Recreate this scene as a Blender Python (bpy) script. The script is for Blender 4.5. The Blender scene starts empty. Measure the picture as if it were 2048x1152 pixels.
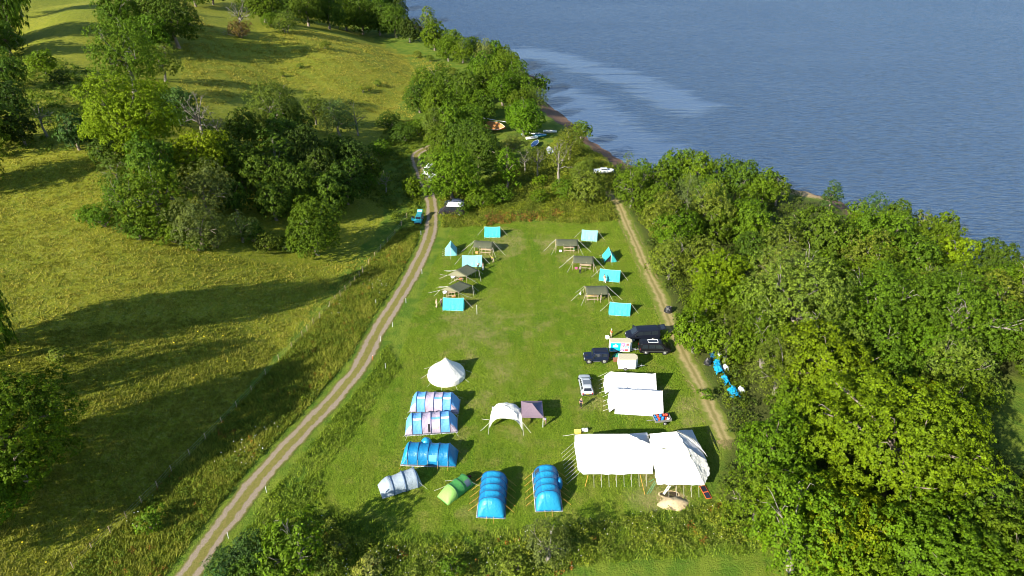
import bpy, math, random
import numpy as np
from mathutils import Vector, Matrix
R = math.radians
random.seed(7)
SC = bpy.context.scene
COL = SC.collection

# ---------------------------------------------------------------- camera, sky, sun, exposure
CAM_H, PITCH, FPX = 65.0, R(31.0), 1366.0          # eye height, degrees below level, focal length in photo pixels
cd = bpy.data.cameras.new('camera'); cam = bpy.data.objects.new('camera', cd); COL.objects.link(cam)
cam.location = (0, 0, CAM_H); cam.rotation_euler = (R(90) - PITCH, 0, 0)
cd.sensor_width = 36; cd.lens = FPX / 2048 * 36; cd.clip_start = 0.5; cd.clip_end = 6000
SC.camera = cam
SUN_EL, SHADOW_AZ = R(27), R(43)                   # shadows run toward +x +y
world = bpy.data.worlds.new('World'); SC.world = world; world.use_nodes = True
wn = world.node_tree; wn.nodes.clear()
sky = wn.nodes.new('ShaderNodeTexSky'); sky.sky_type = 'NISHITA'; sky.sun_disc = False
sky.sun_elevation = SUN_EL; sky.altitude = 100; sky.dust_density = 0.4; sky.ozone_density = 2.0
sdir = Vector((-math.cos(SUN_EL) * math.cos(SHADOW_AZ), -math.cos(SUN_EL) * math.sin(SHADOW_AZ), math.sin(SUN_EL)))
sky.sun_rotation = math.atan2(sdir.x, sdir.y)
bg = wn.nodes.new('ShaderNodeBackground'); bg.inputs[1].default_value = 0.095
wo = wn.nodes.new('ShaderNodeOutputWorld')
wn.links.new(sky.outputs[0], bg.inputs[0]); wn.links.new(bg.outputs[0], wo.inputs[0])
sl = bpy.data.lights.new('sun', 'SUN'); sl.energy = 5.0; sl.angle = R(0.5); sl.color = (1.0, 0.93, 0.80)
so = bpy.data.objects.new('sun', sl); COL.objects.link(so)
so.rotation_euler = (-sdir).to_track_quat('-Z', 'Y').to_euler(); so.location = (-60, -60, 90)
SC.view_settings.view_transform = 'Standard'; SC.view_settings.look = 'None'
SC.view_settings.exposure = 1.38; SC.view_settings.gamma = 1.0
SC.cycles.use_denoising = True; SC.cycles.pixel_filter_type = 'BLACKMAN_HARRIS'; SC.cycles.filter_width = 1.0; SC.render.filter_size = 1.0
SC.cycles.max_bounces = 4; SC.cycles.diffuse_bounces = 2; SC.cycles.glossy_bounces = 2; SC.cycles.transparent_max_bounces = 4
SC.cycles.transmission_bounces = 2; SC.cycles.caustics_reflective = False; SC.cycles.caustics_refractive = False

# ---------------------------------------------------------------- node helpers
class NT:
    def __init__(s, mat):
        mat.use_nodes = True; s.t = mat.node_tree; s.t.nodes.clear()
    def n(s, typ, ins=None, **kw):
        nd = s.t.nodes.new(typ)
        for k, v in kw.items(): setattr(nd, k, v)
        for k, v in (ins or {}).items():
            if isinstance(v, bpy.types.NodeSocket): s.t.links.new(v, nd.inputs[k])
            else: nd.inputs[k].default_value = v
        return nd
    def noise(s, vec, scale, detail=2.0, rough=0.55, dist=0.0):
        return s.n('ShaderNodeTexNoise', {'Vector': vec, 'Scale': scale, 'Detail': detail, 'Roughness': rough, 'Distortion': dist}).outputs[0]
    def ramp(s, fac, a, b):
        return s.n('ShaderNodeMapRange', {0: fac, 1: a, 2: b, 3: 0.0, 4: 1.0}, clamp=True, interpolation_type='SMOOTHSTEP').outputs[0]
    def mix(s, fac, a, b, mode='MIX'):
        nd = s.t.nodes.new('ShaderNodeMix'); nd.data_type = 'RGBA'; nd.blend_type = mode
        for i, v in ((0, fac), (6, a), (7, b)):
            if isinstance(v, bpy.types.NodeSocket): s.t.links.new(v, nd.inputs[i])
            else: nd.inputs[i].default_value = v if i == 0 else (*v, 1.0)
        return nd.outputs[2]
    def math(s, op, a, b=0.0, clamp=False):
        return s.n('ShaderNodeMath', {0: a, 1: b}, operation=op, use_clamp=clamp).outputs[0]
    def pos(s): return s.n('ShaderNodeNewGeometry').outputs['Position']
    def attr(s, name): return s.n('ShaderNodeAttribute', attribute_name=name)
    def out(s, sh):
        o = s.n('ShaderNodeOutputMaterial'); s.t.links.new(sh, o.inputs[0])
    def bsdf(s, col, rough=0.8, normal=None, spec=0.3, metal=0.0):
        ins = {'Roughness': rough, 'Specular IOR Level': spec, 'Metallic': metal}
        ins['Base Color'] = col if isinstance(col, bpy.types.NodeSocket) else (*col, 1.0)
        if normal is not None: ins['Normal'] = normal
        return s.n('ShaderNodeBsdfPrincipled', ins).outputs[0]
    def bump(s, h, strength, dist):
        return s.n('ShaderNodeBump', {'Height': h, 'Strength': strength, 'Distance': dist}).outputs[0]

_mc = {}
def mat(name, col, rough=0.7, spec=0.3, metal=0.0, var=0.12, scale=3.0, bump=0.0):
    """painted / cloth / wood surface with a little procedural mottling"""
    if name in _mc: return _mc[name]
    m = bpy.data.materials.new(name); t = NT(m)
    p = t.n('ShaderNodeTexCoord').outputs['Object']
    nz = t.noise(p, scale, 3.0)
    c = t.mix(nz, tuple(x * (1 - var) for x in col), tuple(min(1, x * (1 + var)) for x in col))
    nrm = t.bump(t.noise(p, scale * 2, 3.0), bump, 0.1) if bump else None
    t.out(t.bsdf(c, rough, nrm, spec, metal)); _mc[name] = m
    return m

def cloth(name, col, wr=0.5, scale=1.4, trans=0.15, rough=0.6, spec=0.25):
    """tent canvas or nylon: soft creases, slightly translucent"""
    if name in _mc: return _mc[name]
    m = bpy.data.materials.new(name); t = NT(m)
    p = t.n('ShaderNodeTexCoord').outputs['Object']
    nz = t.noise(p, scale, 4.0, 0.5, 0.8); n2 = t.noise(p, 0.7, 2.0)
    c = t.mix(n2, tuple(x * 0.9 for x in col), tuple(min(1, x * 1.06) for x in col))
    h = t.math('ADD', nz, t.math('MULTIPLY', t.noise(p, scale * 4, 2.0), 0.25))
    nrm = t.bump(h, wr, 0.25)
    b = t.bsdf(c, rough, nrm, spec)
    tr = t.n('ShaderNodeBsdfTranslucent', {'Color': c, 'Normal': nrm}).outputs[0]
    t.out(t.n('ShaderNodeMixShader', {0: trans, 1: b, 2: tr}).outputs[0]); _mc[name] = m
    return m

def leafmat(name, tr=0.26, spread=0.42, hue=(1.08, 1.12, 0.75), patch=(1.22, 1.16, 0.8), ps=0.45):
    """foliage whose base colour comes from each plant's own colour, varied leaf by leaf and clump by clump"""
    if name in _mc: return _mc[name]
    m = bpy.data.materials.new(name); t = NT(m)
    oi = t.n('ShaderNodeObjectInfo'); g = t.n('ShaderNodeNewGeometry')
    isl = g.outputs['Random Per Island']
    c = oi.outputs['Color']
    lo = t.mix(1.0, c, (1 - spread, 1 - spread, 1 - spread), 'MULTIPLY'); hi = t.mix(1.0, c, tuple(h * (1 + spread * .6) for h in hue), 'MULTIPLY')
    c1 = t.mix(isl, lo, hi)
    cl = t.noise(g.outputs['Position'], ps, 3.0)
    c2 = t.mix(t.ramp(cl, 0.42, 0.62), c1, t.mix(1.0, c1, patch, 'MULTIPLY'))
    b = t.bsdf(c2, 0.65, None, 0.12)
    tl = t.n('ShaderNodeBsdfTranslucent', {'Color': t.mix(1.0, c2, (1.3, 1.35, 0.6), 'MULTIPLY')}).outputs[0]
    t.out(t.n('ShaderNodeMixShader', {0: tr, 1: b, 2: tl}).outputs[0]); _mc[name] = m
    return m

# ---------------------------------------------------------------- terrain
WATER_Z = -3.0
SHY = np.array([-300, 60, 80, 100, 118, 138, 150, 157, 161, 166, 172, 180, 190, 199, 219, 235, 250, 262, 270, 275, 281, 300, 330, 400, 480, 560, 800, 1500], float)
SHX = np.array([420, 190, 150, 118, 97, 84, 81, 79, 62, 47, 38, 31.5, 27.8, 24.6, 18.3, 14, 9, 7, 10, 12.5, 5, -3, -22, -58, -96, -140, -330, -900], float)
HLY = np.array([-300, 0, 40, 60, 90, 110, 137, 160, 187, 220, 260, 300, 350, 450, 800, 1500], float)
HLX = np.array([-62, -60, -50, -43, -36.5, -33, -28, -32, -36, -38, -33, -45, -75, -115, -360, -950], float)
def height(X, Y):
    X = np.asarray(X, float); Y = np.asarray(Y, float)
    xs = np.interp(Y, SHY, SHX); sl_ = (np.interp(Y + 3, SHY, SHX) - np.interp(Y - 3, SHY, SHX)) / 6
    d = (xs - X) / np.sqrt(1 + sl_ ** 2)                       # metres inland of the water's edge
    d = d + 0.6 * np.sin(X * .5 + Y * .31) + .4 * np.sin(Y * .9 - X * .2)
    k = np.clip((d + 1.0) / 11.0, 0, 1); shore = -3.1 + 3.1 * (k * k * (3 - 2 * k))
    shore = np.where(d < -1, -3.1 + (d + 1) * .12, shore)
    shore = np.maximum(shore, -14)
    hx = np.interp(Y, HLY, HLX); dh = np.maximum(hx - X, 0)
    s = dh / (dh + 6)
    hill = 36 * (1 - np.exp(-dh * s / 95)) + np.minimum(dh / 40, 1) * (1.3 * np.sin(X * .047 + Y * .031 + 1) + 1.0 * np.sin(X * .021 - Y * .056) + .4 * np.sin(X * .13 + Y * .09))
    gul = np.exp(-((X + 150 + (Y - 190) * .25) / 11) ** 2) * np.clip((Y - 120) / 60, 0, 1) * 4.0
    return shore + np.where(dh > 0, hill - gul * np.minimum(dh / 60, 1), 0) + .06 * np.sin(X * .3) * np.sin(Y * .27)
def hz(x, y): return float(height(x, y))
def ray(px, py):
    u, v = px - 1024.0, py - 576.0; s, c = math.sin(PITCH), math.cos(PITCH)
    return u, FPX * c - v * s, -(FPX * s + v * c)
_T = np.linspace(0.02, 1.2, 4000)
def gp(px, py, h=0.0, kR=None, wpx=0):
    """the place on the ground (or h above it) seen at a spot of the photo, metres"""
    dx, dy, dz = ray(px, py)
    x, y, z = dx * _T, dy * _T, CAM_H + dz * _T
    hh = h if kR is None else kR * wpx * 0.5 * _T
    f = z - height(x, y) - hh
    i = int(np.argmax(f <= 0))
    if f[i] > 0: i = len(_T) - 1
    t0, t1 = _T[max(i - 1, 0)], _T[i]
    f0, f1 = f[max(i - 1, 0)], f[i]
    t = t0 + (t1 - t0) * f0 / (f0 - f1 + 1e-9)
    return Vector((dx * t, dy * t, CAM_H + dz * t)), t
def P(px, py, z):
    """the point at height z (flat field datum 0) seen at a spot of the photo"""
    dx, dy, dz = ray(px, py); t = (z - CAM_H) / dz
    return Vector((dx * t, dy * t, z))

# ---------------------------------------------------------------- object helpers
def tag(o, label=None, cat=None, group=None, kind=None):
    if label: o['label'] = label
    if cat: o['category'] = cat
    if group: o['group'] = group
    if kind: o['kind'] = kind
    return o
def thing(name, label, cat, loc=(0, 0, 0), rz=0.0, group=None):
    o = bpy.data.objects.new(name, None); COL.objects.link(o); o.empty_display_size = .2
    o.location = loc; o.rotation_euler = (0, 0, rz)
    return tag(o, label, cat, group)
def link_mesh(name, me, parent=None):
    o = bpy.data.objects.new(name, me); COL.objects.link(o)
    if parent is not None: o.parent = parent
    return o
class MB:
    def __init__(s): s.v = []; s.f = []; s.m = []
    def add(s, vs, fs, mi=0):
        b = len(s.v); s.v += [tuple(v) for v in vs]; s.f += [tuple(b + i for i in f) for f in fs]; s.m += [mi] * len(fs); return s
    def box(s, c, d, rz=0.0, mi=0, taper=1.0):
        hx, hy, hz_ = d[0] / 2, d[1] / 2, d[2] / 2; cs, sn = math.cos(rz), math.sin(rz); vs = []
        for dz in (-1, 1):
            k = taper if dz > 0 else 1
            for dx, dy in ((-1, -1), (1, -1), (1, 1), (-1, 1)):
                x, y = dx * hx * k, dy * hy * k
                vs.append((c[0] + x * cs - y * sn, c[1] + x * sn + y * cs, c[2] + dz * hz_))
        return s.add(vs, [(3, 2, 1, 0), (4, 5, 6, 7), (0, 1, 5, 4), (1, 2, 6, 5), (2, 3, 7, 6), (3, 0, 4, 7)], mi)
    def tube(s, pts, rad, n=6, mi=0):
        pts = [Vector(p) for p in pts]; rad = rad if isinstance(rad, (list, tuple)) else [rad] * len(pts)
        vs = []; fs = []
        for i, p in enumerate(pts):
            d = (pts[min(i + 1, len(pts) - 1)] - pts[max(i - 1, 0)]).normalized()
            a = d.orthogonal().normalized() if i == 0 else (a - d * a.dot(d)).normalized()
            b = d.cross(a)
            for k in range(n):
                w = 2 * math.pi * k / n; vs.append(p + (a * math.cos(w) + b * math.sin(w)) * rad[i])
        for i in range(len(pts) - 1):
            for k in range(n):
                k2 = (k + 1) % n; fs.append((i * n + k, i * n + k2, (i + 1) * n + k2, (i + 1) * n + k))
        fs.append(tuple(range(n - 1, -1, -1))); fs.append(tuple((len(pts) - 1) * n + k for k in range(n)))
        return s.add(vs, fs, mi)
    def poly(s, pts, mi=0): return s.add(pts, [tuple(range(len(pts)))], mi)
    def slab(s, pts, t, mi=0):
        n = len(pts); a = [Vector(p) for p in pts]; nn = (a[1] - a[0]).cross(a[2] - a[0]).normalized() * t
        vs = a + [p - nn for p in a]; fs = [tuple(range(n)), tuple(range(2 * n - 1, n - 1, -1))]
        for i in range(n): j = (i + 1) % n; fs.append((i, i + n, j + n, j))
        return s.add(vs, fs, mi)
    def grid(s, rows, mi=0, mfun=None, closed=False):
        nr, nc = len(rows), len(rows[0]); b = len(s.v)
        for r in rows: s.v += [tuple(p) for p in r]
        for i in range(nr - 1):
            for j in range(nc if closed else nc - 1):
                j2 = (j + 1) % nc
                s.f.append((b + i * nc + j, b + i * nc + j2, b + (i + 1) * nc + j2, b + (i + 1) * nc + j)); s.m.append(mfun(i, j) if mfun else mi)
        return s
    def ball(s, c, r, n=10, mi=0):
        rr = r if isinstance(r, (tuple, list)) else (r, r, r); rows = []
        for i in range(n // 2 + 1):
            a = math.pi * i / (n // 2); rows.append([(c[0] + rr[0] * math.sin(a) * math.cos(2 * math.pi * j / n), c[1] + rr[1] * math.sin(a) * math.sin(2 * math.pi * j / n), c[2] + rr[2] * math.cos(a)) for j in range(n)])
        return s.grid(rows, mi, closed=True)
    def build(s, name, mats, parent=None, smooth=False, off=None, solid=0.0):
        me = bpy.data.meshes.new(name); v = s.v
        if off is not None: v = [(p[0] - off[0], p[1] - off[1], p[2] - off[2]) for p in v]
        me.from_pydata(v, [], s.f)
        ml = mats if isinstance(mats, (list, tuple)) else [mats]
        for m in ml: me.materials.append(m)
        if len(ml) > 1: me.polygons.foreach_set('material_index', s.m)
        if smooth: me.polygons.foreach_set('use_smooth', [True] * len(s.f))
        me.update(); o = link_mesh(name, me, parent)
        if solid:
            md = o.modifiers.new('thick', 'SOLIDIFY'); md.thickness = solid
        return o
def np_mesh(name, V, F, mats, parent=None, smooth=False, mi=None):
    """fast mesh from numpy arrays: V n x 3, F m x k"""
    me = bpy.data.meshes.new(name); k = F.shape[1]
    me.vertices.add(len(V)); me.vertices.foreach_set('co', V.astype(np.float32).ravel())
    me.loops.add(F.size); me.loops.foreach_set('vertex_index', F.astype(np.int32).ravel())
    me.polygons.add(len(F)); me.polygons.foreach_set('loop_start', np.arange(0, F.size, k, dtype=np.int32))
    me.polygons.foreach_set('loop_total', np.full(len(F), k, dtype=np.int32))
    if mi is not None: me.polygons.foreach_set('material_index', mi.astype(np.int32))
    if smooth: me.polygons.foreach_set('use_smooth', np.ones(len(F), bool))
    for m in (mats if isinstance(mats, (list, tuple)) else [mats]): me.materials.append(m)
    me.update(calc_edges=True); me.validate()
    if parent == 'mesh': return me
    return link_mesh(name, me, parent)
def kids(o): return list(o.children)
def copy_tree(o, loc, rz=0, scale=None, label=None, color=None):
    r = o.copy(); COL.objects.link(r); r.location = loc; r.rotation_euler = (0, 0, rz)
    if scale is not None: r.scale = scale
    if label: r['label'] = label
    for ch in kids(o):
        c = ch.copy(); COL.objects.link(c); c.parent = r
        if color is not None: c.color = color
        for g in kids(ch):
            d = g.copy(); COL.objects.link(d); d.parent = c
    return r

# ---------------------------------------------------------------- ground sheet with zones
TRACK = [(330, 1215), (368, 1160), (400, 1117), (440, 1061), (487, 998), (547, 925), (599, 869), (653, 813), (703, 755), (730, 715), (752, 670), (776, 629), (808, 579), (832, 534), (852, 493), (862, 458), (864, 430), (861, 400), (853, 375), (843, 350), (834, 325), (832, 312), (840, 303), (860, 294), (885, 285)]
PATH = [(1215, 385), (1237, 410), (1250, 440), (1268, 480), (1285, 520), (1303, 560), (1320, 595), (1338, 640), (1360, 690), (1385, 740), (1410, 790), (1432, 840), (1450, 880)]
def smooth_line(px, step=0.5):
    pts = [gp(*p)[0] for p in px]; out = []
    for i in range(len(pts) - 1):
        p0, p1, p2, p3 = pts[max(i - 1, 0)], pts[i], pts[i + 1], pts[min(i + 2, len(pts) - 1)]
        n = max(2, int((p2 - p1).length / step))
        for k in range(n):
            t = k / n
            q = 0.5 * ((2 * p1) + (p2 - p0) * t + (2 * p0 - 5 * p1 + 4 * p2 - p3) * t * t + (3 * p1 - p0 - 3 * p2 + p3) * t ** 3)
            out.append((q.x, q.y))
    return np.array(out + [(pts[-1].x, pts[-1].y)])
TRK, PTH = smooth_line(TRACK), smooth_line(PATH)
def dist_to(line, X, Y):
    d = np.full(np.shape(X), 1e9)
    for i in range(0, len(line) - 1, 2):
        j = min(i + 2, len(line) - 1)
        ax, ay = line[i]; bx, by = line[j]; dx, dy = bx - ax, by - ay; L = dx * dx + dy * dy + 1e-9
        t = np.clip(((X - ax) * dx + (Y - ay) * dy) / L, 0, 1)
        d = np.minimum(d, (X - ax - t * dx) ** 2 + (Y - ay - t * dy) ** 2)
    return np.sqrt(d)
def axis(lo, a, b, hi, fine, grow=1.09, mx=14):
    m = list(np.arange(a, b + 1e-6, fine)); s = fine; x = b
    while x < hi: s = min(s * grow, mx); x += s; m.append(x)
    s = fine; x = a
    while x > lo: s = min(s * grow, mx); x -= s; m.insert(0, x)
    return np.array(m)
GX = axis(-1500, -62, 44, 700, 0.6); GY = axis(-120, 40, 190, 1500, 0.6)
XX, YY = np.meshgrid(GX, GY); ZZ = height(XX, YY)
def poly_px(pts): return [tuple(gp(*p)[0][:2]) for p in pts]
def inside(poly, X, Y):
    r = np.zeros(np.shape(X), bool); n = len(poly)
    for i in range(n):
        x1, y1 = poly[i]; x2, y2 = poly[(i + 1) % n]
        c = ((y1 > Y) != (y2 > Y)) & (X < (x2 - x1) * (Y - y1) / (y2 - y1 + 1e-12) + x1); r ^= c
    return r
FIELD = poly_px([(905, 452), (1010, 445), (1235, 440), (1330, 620), (1440, 860), (1400, 1010), (1250, 1040), (1150, 1050), (1050, 1060), (860, 1075), (640, 1010), (600, 960), (700, 860), (790, 740), (830, 620), (870, 520)])
hxl = np.interp(YY, HLY, HLX)
def soft(m):
    for _ in range(3): m = (m + np.roll(m, 1, 0) + np.roll(m, -1, 0) + np.roll(m, 1, 1) + np.roll(m, -1, 1)) / 5
    return m
pasture = np.clip((hxl + 1 - XX) / 3, 0, 1)
field = soft(inside(FIELD, XX, YY).astype(float))
dT = dist_to(TRK, XX, YY); dP = dist_to(PTH, XX, YY)
bare = np.clip(1.25 - dT / 2.4, 0, 1) * .8 + np.clip(1.3 - dP / 2.6, 0, 1)
WORN = [(1010, 486, 5, 1.0), (975, 510, 4, .7), (1095, 487, 4, .8), (1135, 515, 3, .8), (1190, 480, 5, .5), (950, 650, 9, .7), (1060, 640, 8, .5), (1000, 730, 6, .6), (970, 800, 5, .5), (1130, 740, 5, .5), (1180, 800, 4, .6), (1320, 780, 4, .5), (1375, 820, 4, .7), (1320, 990, 4, 1.0), (1290, 1000, 3, .8), (1180, 600, 3, .6), (930, 590, 3, .6), (905, 900, 4, .5), (1030, 870, 5, .5), (940, 1010, 3, .5)]
worn = np.zeros_like(XX)
for wx_, wy_, wr_, ws_ in WORN:
    q_ = gp(wx_, wy_)[0]; worn = np.maximum(worn, ws_ * np.exp(-((XX - q_.x) ** 2 + ((YY - q_.y) * .7) ** 2) / wr_ ** 2))
SAND = gp(1345, 1000)[0]
sand = np.clip(1.2 - np.hypot((XX - SAND.x) / 2.6, (YY - SAND.y) / 2.0), 0, 1)
sand = np.maximum(sand, np.clip(1.6 - np.hypot((XX - 73.5) / 1.4, YY - 155.5) / 5.5, 0, 1))
xs_ = np.interp(YY, SHY, SHX); beach = np.clip((-.45 - ZZ) / .6, 0, 1)
V = np.stack([XX.ravel(), YY.ravel(), ZZ.ravel()], 1)
nx, ny = len(GX), len(GY); ii = (np.arange(ny - 1)[:, None] * nx + np.arange(nx - 1)[None, :]).ravel()
F = np.stack([ii, ii + 1, ii + nx + 1, ii + nx], 1)

def grass_nodes(t, zone=None, extra=None):
    """returns (colour, normal) of grassland; zone = sockets (pasture, field, bare)"""
    p = t.pos()
    nb = t.noise(p, 0.045, 3.0); nm = t.noise(p, 0.35, 3.0); nf = t.noise(p, 2.6, 3.0, 0.65); nu = t.noise(p, 7.0, 2.0, 0.6)
    # mown field: stripes of yellower cut along the field, patches, fine mottling
    fc = t.mix(t.ramp(nb, .35, .65), (0.086, 0.155, 0.008), (0.138, 0.190, 0.012))
    fc = t.mix(t.math('MULTIPLY', t.ramp(nm, .48, .68), .75), fc, (0.19, 0.185, 0.035))
    fc = t.mix(t.math('MULTIPLY', t.ramp(nf, .45, .75), .5), fc, (0.15, 0.20, 0.018))
    fc = t.mix(t.math('MULTIPLY', t.ramp(nu, .48, .62), .85), fc, (0.035, 0.078, 0.005))
    mow = t.noise(t.n('ShaderNodeMapping', {'Vector': p, 'Scale': (1.0, .06, 1.0), 'Rotation': (0, 0, .05)}).outputs[0], .55, 2.0, .5)
    fc = t.mix(t.math('MULTIPLY', t.ramp(mow, .5, .62), .35), fc, (0.15, 0.165, 0.02))
    wr = t.math('ADD', t.attr('worn').outputs['Fac'], t.math('MULTIPLY', t.math('SUBTRACT', nm, .5), 1.1))
    fc = t.mix(t.math('MULTIPLY', t.ramp(wr, .3, .95), .8), fc, t.mix(nf, (0.17, 0.16, 0.045), (0.27, 0.235, 0.095)))
    # pasture: olive yellow, drier
    ps = t.n('ShaderNodeMapping', {'Vector': p, 'Scale': (1.0, .5, 1.0), 'Rotation': (0, 0, .9)}).outputs[0]
    pt = t.noise(ps, 0.9, 4.0, .7)
    pc = t.mix(t.ramp(nb, .35, .68), (0.160, 0.185, 0.010), (0.225, 0.225, 0.016))
    pc = t.mix(t.ramp(pt, .42, .7), pc, (0.11, 0.14, 0.010))
    pc = t.mix(t.math('MULTIPLY', t.ramp(nf, .48, .7), .8), pc, (0.27, 0.26, 0.06))
    pc = t.mix(t.math('MULTIPLY', t.ramp(nu, .5, .7), .75), pc, (0.045, 0.065, 0.008))
    # rough weeds
    rc = t.mix(t.ramp(nm, .35, .65), (0.065, 0.12, 0.01), (0.125, 0.165, 0.016))
    rc = t.mix(t.math('MULTIPLY', t.ramp(nf, .5, .8), .7), rc, (0.13, 0.13, 0.03))
    bc = t.mix(t.ramp(nf, .3, .7), (0.16, 0.14, 0.045), (0.27, 0.2, 0.095))
    if zone:
        pa, fi, ba = zone
        nz = t.math('MULTIPLY', t.math('SUBTRACT', nm, .5), .9)
        c = t.mix(t.ramp(t.math('ADD', fi, nz), .35, .65), rc, fc)
        c = t.mix(t.ramp(t.math('ADD', pa, nz), .35, .65), c, pc)
        c = t.mix(t.ramp(t.math('ADD', ba, t.math('MULTIPLY', t.math('SUBTRACT', nf, .5), 1.0)), .5, 1.0), c, bc)
    else: c = rc
    hgt = t.math('ADD', t.math('MULTIPLY', nf, .5), t.math('ADD', t.math('MULTIPLY', nu, .35), t.math('MULTIPLY', pt, .6)))
    return c, hgt, nf, nu
gm = bpy.data.materials.new('grassland'); t = NT(gm)
za = t.attr('zone'); sep = t.n('ShaderNodeSeparateColor', {0: za.outputs['Color']})
c, hgt, nf, nu = grass_nodes(t, (sep.outputs[0], sep.outputs[1], sep.outputs[2]))
zb = t.n('ShaderNodeSeparateColor', {0: t.attr('zone2').outputs['Color']})
c = t.mix(t.ramp(t.math('ADD', zb.outputs[0], t.math('MULTIPLY', t.math('SUBTRACT', nf, .5), .8)), .35, .7), c, t.mix(nu, (0.42, 0.31, 0.17), (0.3, 0.2, 0.1)))
c = t.mix(t.ramp(t.math('ADD', zb.outputs[1], t.math('MULTIPLY', t.math('SUBTRACT', nf, .5), .4)), .3, .7), c, t.mix(t.noise(t.pos(), 1.5, 4.0), (0.10, 0.055, 0.035), (0.2, 0.13, 0.09)))
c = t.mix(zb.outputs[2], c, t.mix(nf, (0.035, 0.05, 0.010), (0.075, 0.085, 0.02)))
t.out(t.bsdf(c, 0.9, t.bump(hgt, 0.9, 0.35), 0.1))

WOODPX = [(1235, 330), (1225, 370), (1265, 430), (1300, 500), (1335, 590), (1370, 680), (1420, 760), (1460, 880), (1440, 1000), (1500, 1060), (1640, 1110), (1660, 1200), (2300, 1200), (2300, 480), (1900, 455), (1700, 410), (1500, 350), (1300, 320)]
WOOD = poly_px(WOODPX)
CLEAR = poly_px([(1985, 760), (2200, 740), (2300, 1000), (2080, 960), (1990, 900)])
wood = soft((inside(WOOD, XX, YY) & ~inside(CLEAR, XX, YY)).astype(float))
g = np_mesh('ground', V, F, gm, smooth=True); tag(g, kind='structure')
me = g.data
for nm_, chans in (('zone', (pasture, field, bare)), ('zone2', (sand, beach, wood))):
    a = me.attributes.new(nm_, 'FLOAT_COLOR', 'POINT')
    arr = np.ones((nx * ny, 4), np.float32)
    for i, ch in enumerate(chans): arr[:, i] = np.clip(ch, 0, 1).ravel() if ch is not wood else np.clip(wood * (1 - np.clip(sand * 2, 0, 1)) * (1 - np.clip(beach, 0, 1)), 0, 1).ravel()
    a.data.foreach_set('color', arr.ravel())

a = me.attributes.new('worn', 'FLOAT', 'POINT'); a.data.foreach_set('value', worn.ravel().astype(np.float32))
# water
wm = bpy.data.materials.new('loch_water'); t = NT(wm); p = t.pos()
mp = t.n('ShaderNodeMapping', {'Vector': p, 'Scale': (.28, 1.0, 1.0), 'Rotation': (0, 0, R(-7))}).outputs[0]
w1 = t.noise(mp, 1.0, 3.0, .6, .5); w2 = t.noise(mp, 3.0, 3.0, .65, .4)
gust = t.noise(t.n('ShaderNodeMapping', {'Vector': p, 'Scale': (.35, 1, 1), 'Rotation': (0, 0, R(-10))}).outputs[0], 0.018, 4.0, .6, .8)
streak = t.noise(t.n('ShaderNodeMapping', {'Vector': p, 'Scale': (.12, 1, 1), 'Rotation': (0, 0, R(-32))}).outputs[0], 0.16, 4.0, .65, .6)
slk = t.attr('slick').outputs['Fac']
slm = t.math('MULTIPLY', t.ramp(t.math('ADD', slk, t.math('MULTIPLY', t.math('SUBTRACT', streak, .5), 3.2)), .35, 1.15), t.ramp(slk, 0.0, .35))
amp = t.math('MULTIPLY', t.math('ADD', .5, gust), t.math('SUBTRACT', 1.0, t.math('MULTIPLY', slm, .7)))
hh = t.math('MULTIPLY', t.math('ADD', w1, t.math('MULTIPLY', w2, .4)), amp)
nrm = t.bump(hh, 1.0, .8)
wc = t.mix(gust, (0.011, 0.036, 0.096), (0.017, 0.050, 0.122))
wc = t.mix(t.math('MULTIPLY', t.ramp(t.math('ADD', w1, t.math('MULTIPLY', t.math('SUBTRACT', w2, .5), .5)), .45, .62), t.math('SUBTRACT', .75, t.math('MULTIPLY', slm, .6))), wc, (0.008, 0.024, 0.06))  # ripple shading put into the base, darker along the wave pattern
wc = t.mix(t.math('MULTIPLY', slm, .55), wc, (0.070, 0.105, 0.165))  # the slick's brighter sky reflection put into the base as paler blue
fz = t.math('ADD', .03, t.math('MULTIPLY', t.n('ShaderNodeFresnel', {'IOR': 1.33, 'Normal': nrm}).outputs[0], .55))
bd = t.n('ShaderNodeBsdfDiffuse', {'Color': wc, 'Normal': nrm}).outputs[0]; bs = t.n('ShaderNodeBsdfGlossy', {'Color': (.68, .80, 1, 1), 'Roughness': .16, 'Normal': nrm}).outputs[0]
t.out(t.n('ShaderNodeMixShader', {0: fz, 1: bd, 2: bs}).outputs[0])
WX = np.concatenate([np.arange(-900, -100, 40), np.arange(-100, 250, 4), np.arange(250, 1801, 50)]).astype(float)
WY = np.concatenate([np.arange(-200, 100, 30), np.arange(100, 420, 4), np.arange(420, 3001, 60)]).astype(float)
wx, wy = np.meshgrid(WX, WY); Vw = np.stack([wx.ravel(), wy.ravel(), np.full(wx.size, WATER_Z)], 1)
n1, n2 = len(WX), len(WY); jj = (np.arange(n2 - 1)[:, None] * n1 + np.arange(n1 - 1)[None, :]).ravel()
wo_ = np_mesh('water', Vw, np.stack([jj, jj + 1, jj + n1 + 1, jj + n1], 1), wm, smooth=True); tag(wo_, kind='structure')
SL = np.array([[*P(x, y, WATER_Z)[:2]] for x, y in [(1060, 105), (1140, 125), (1230, 150), (1320, 185), (1375, 215)]])
SL2 = np.array([[*P(x, y, WATER_Z)[:2]] for x, y in [(1105, 190), (1180, 235), (1260, 285), (1300, 310)]])
dl = np.full(wx.shape, 1e9)
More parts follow.
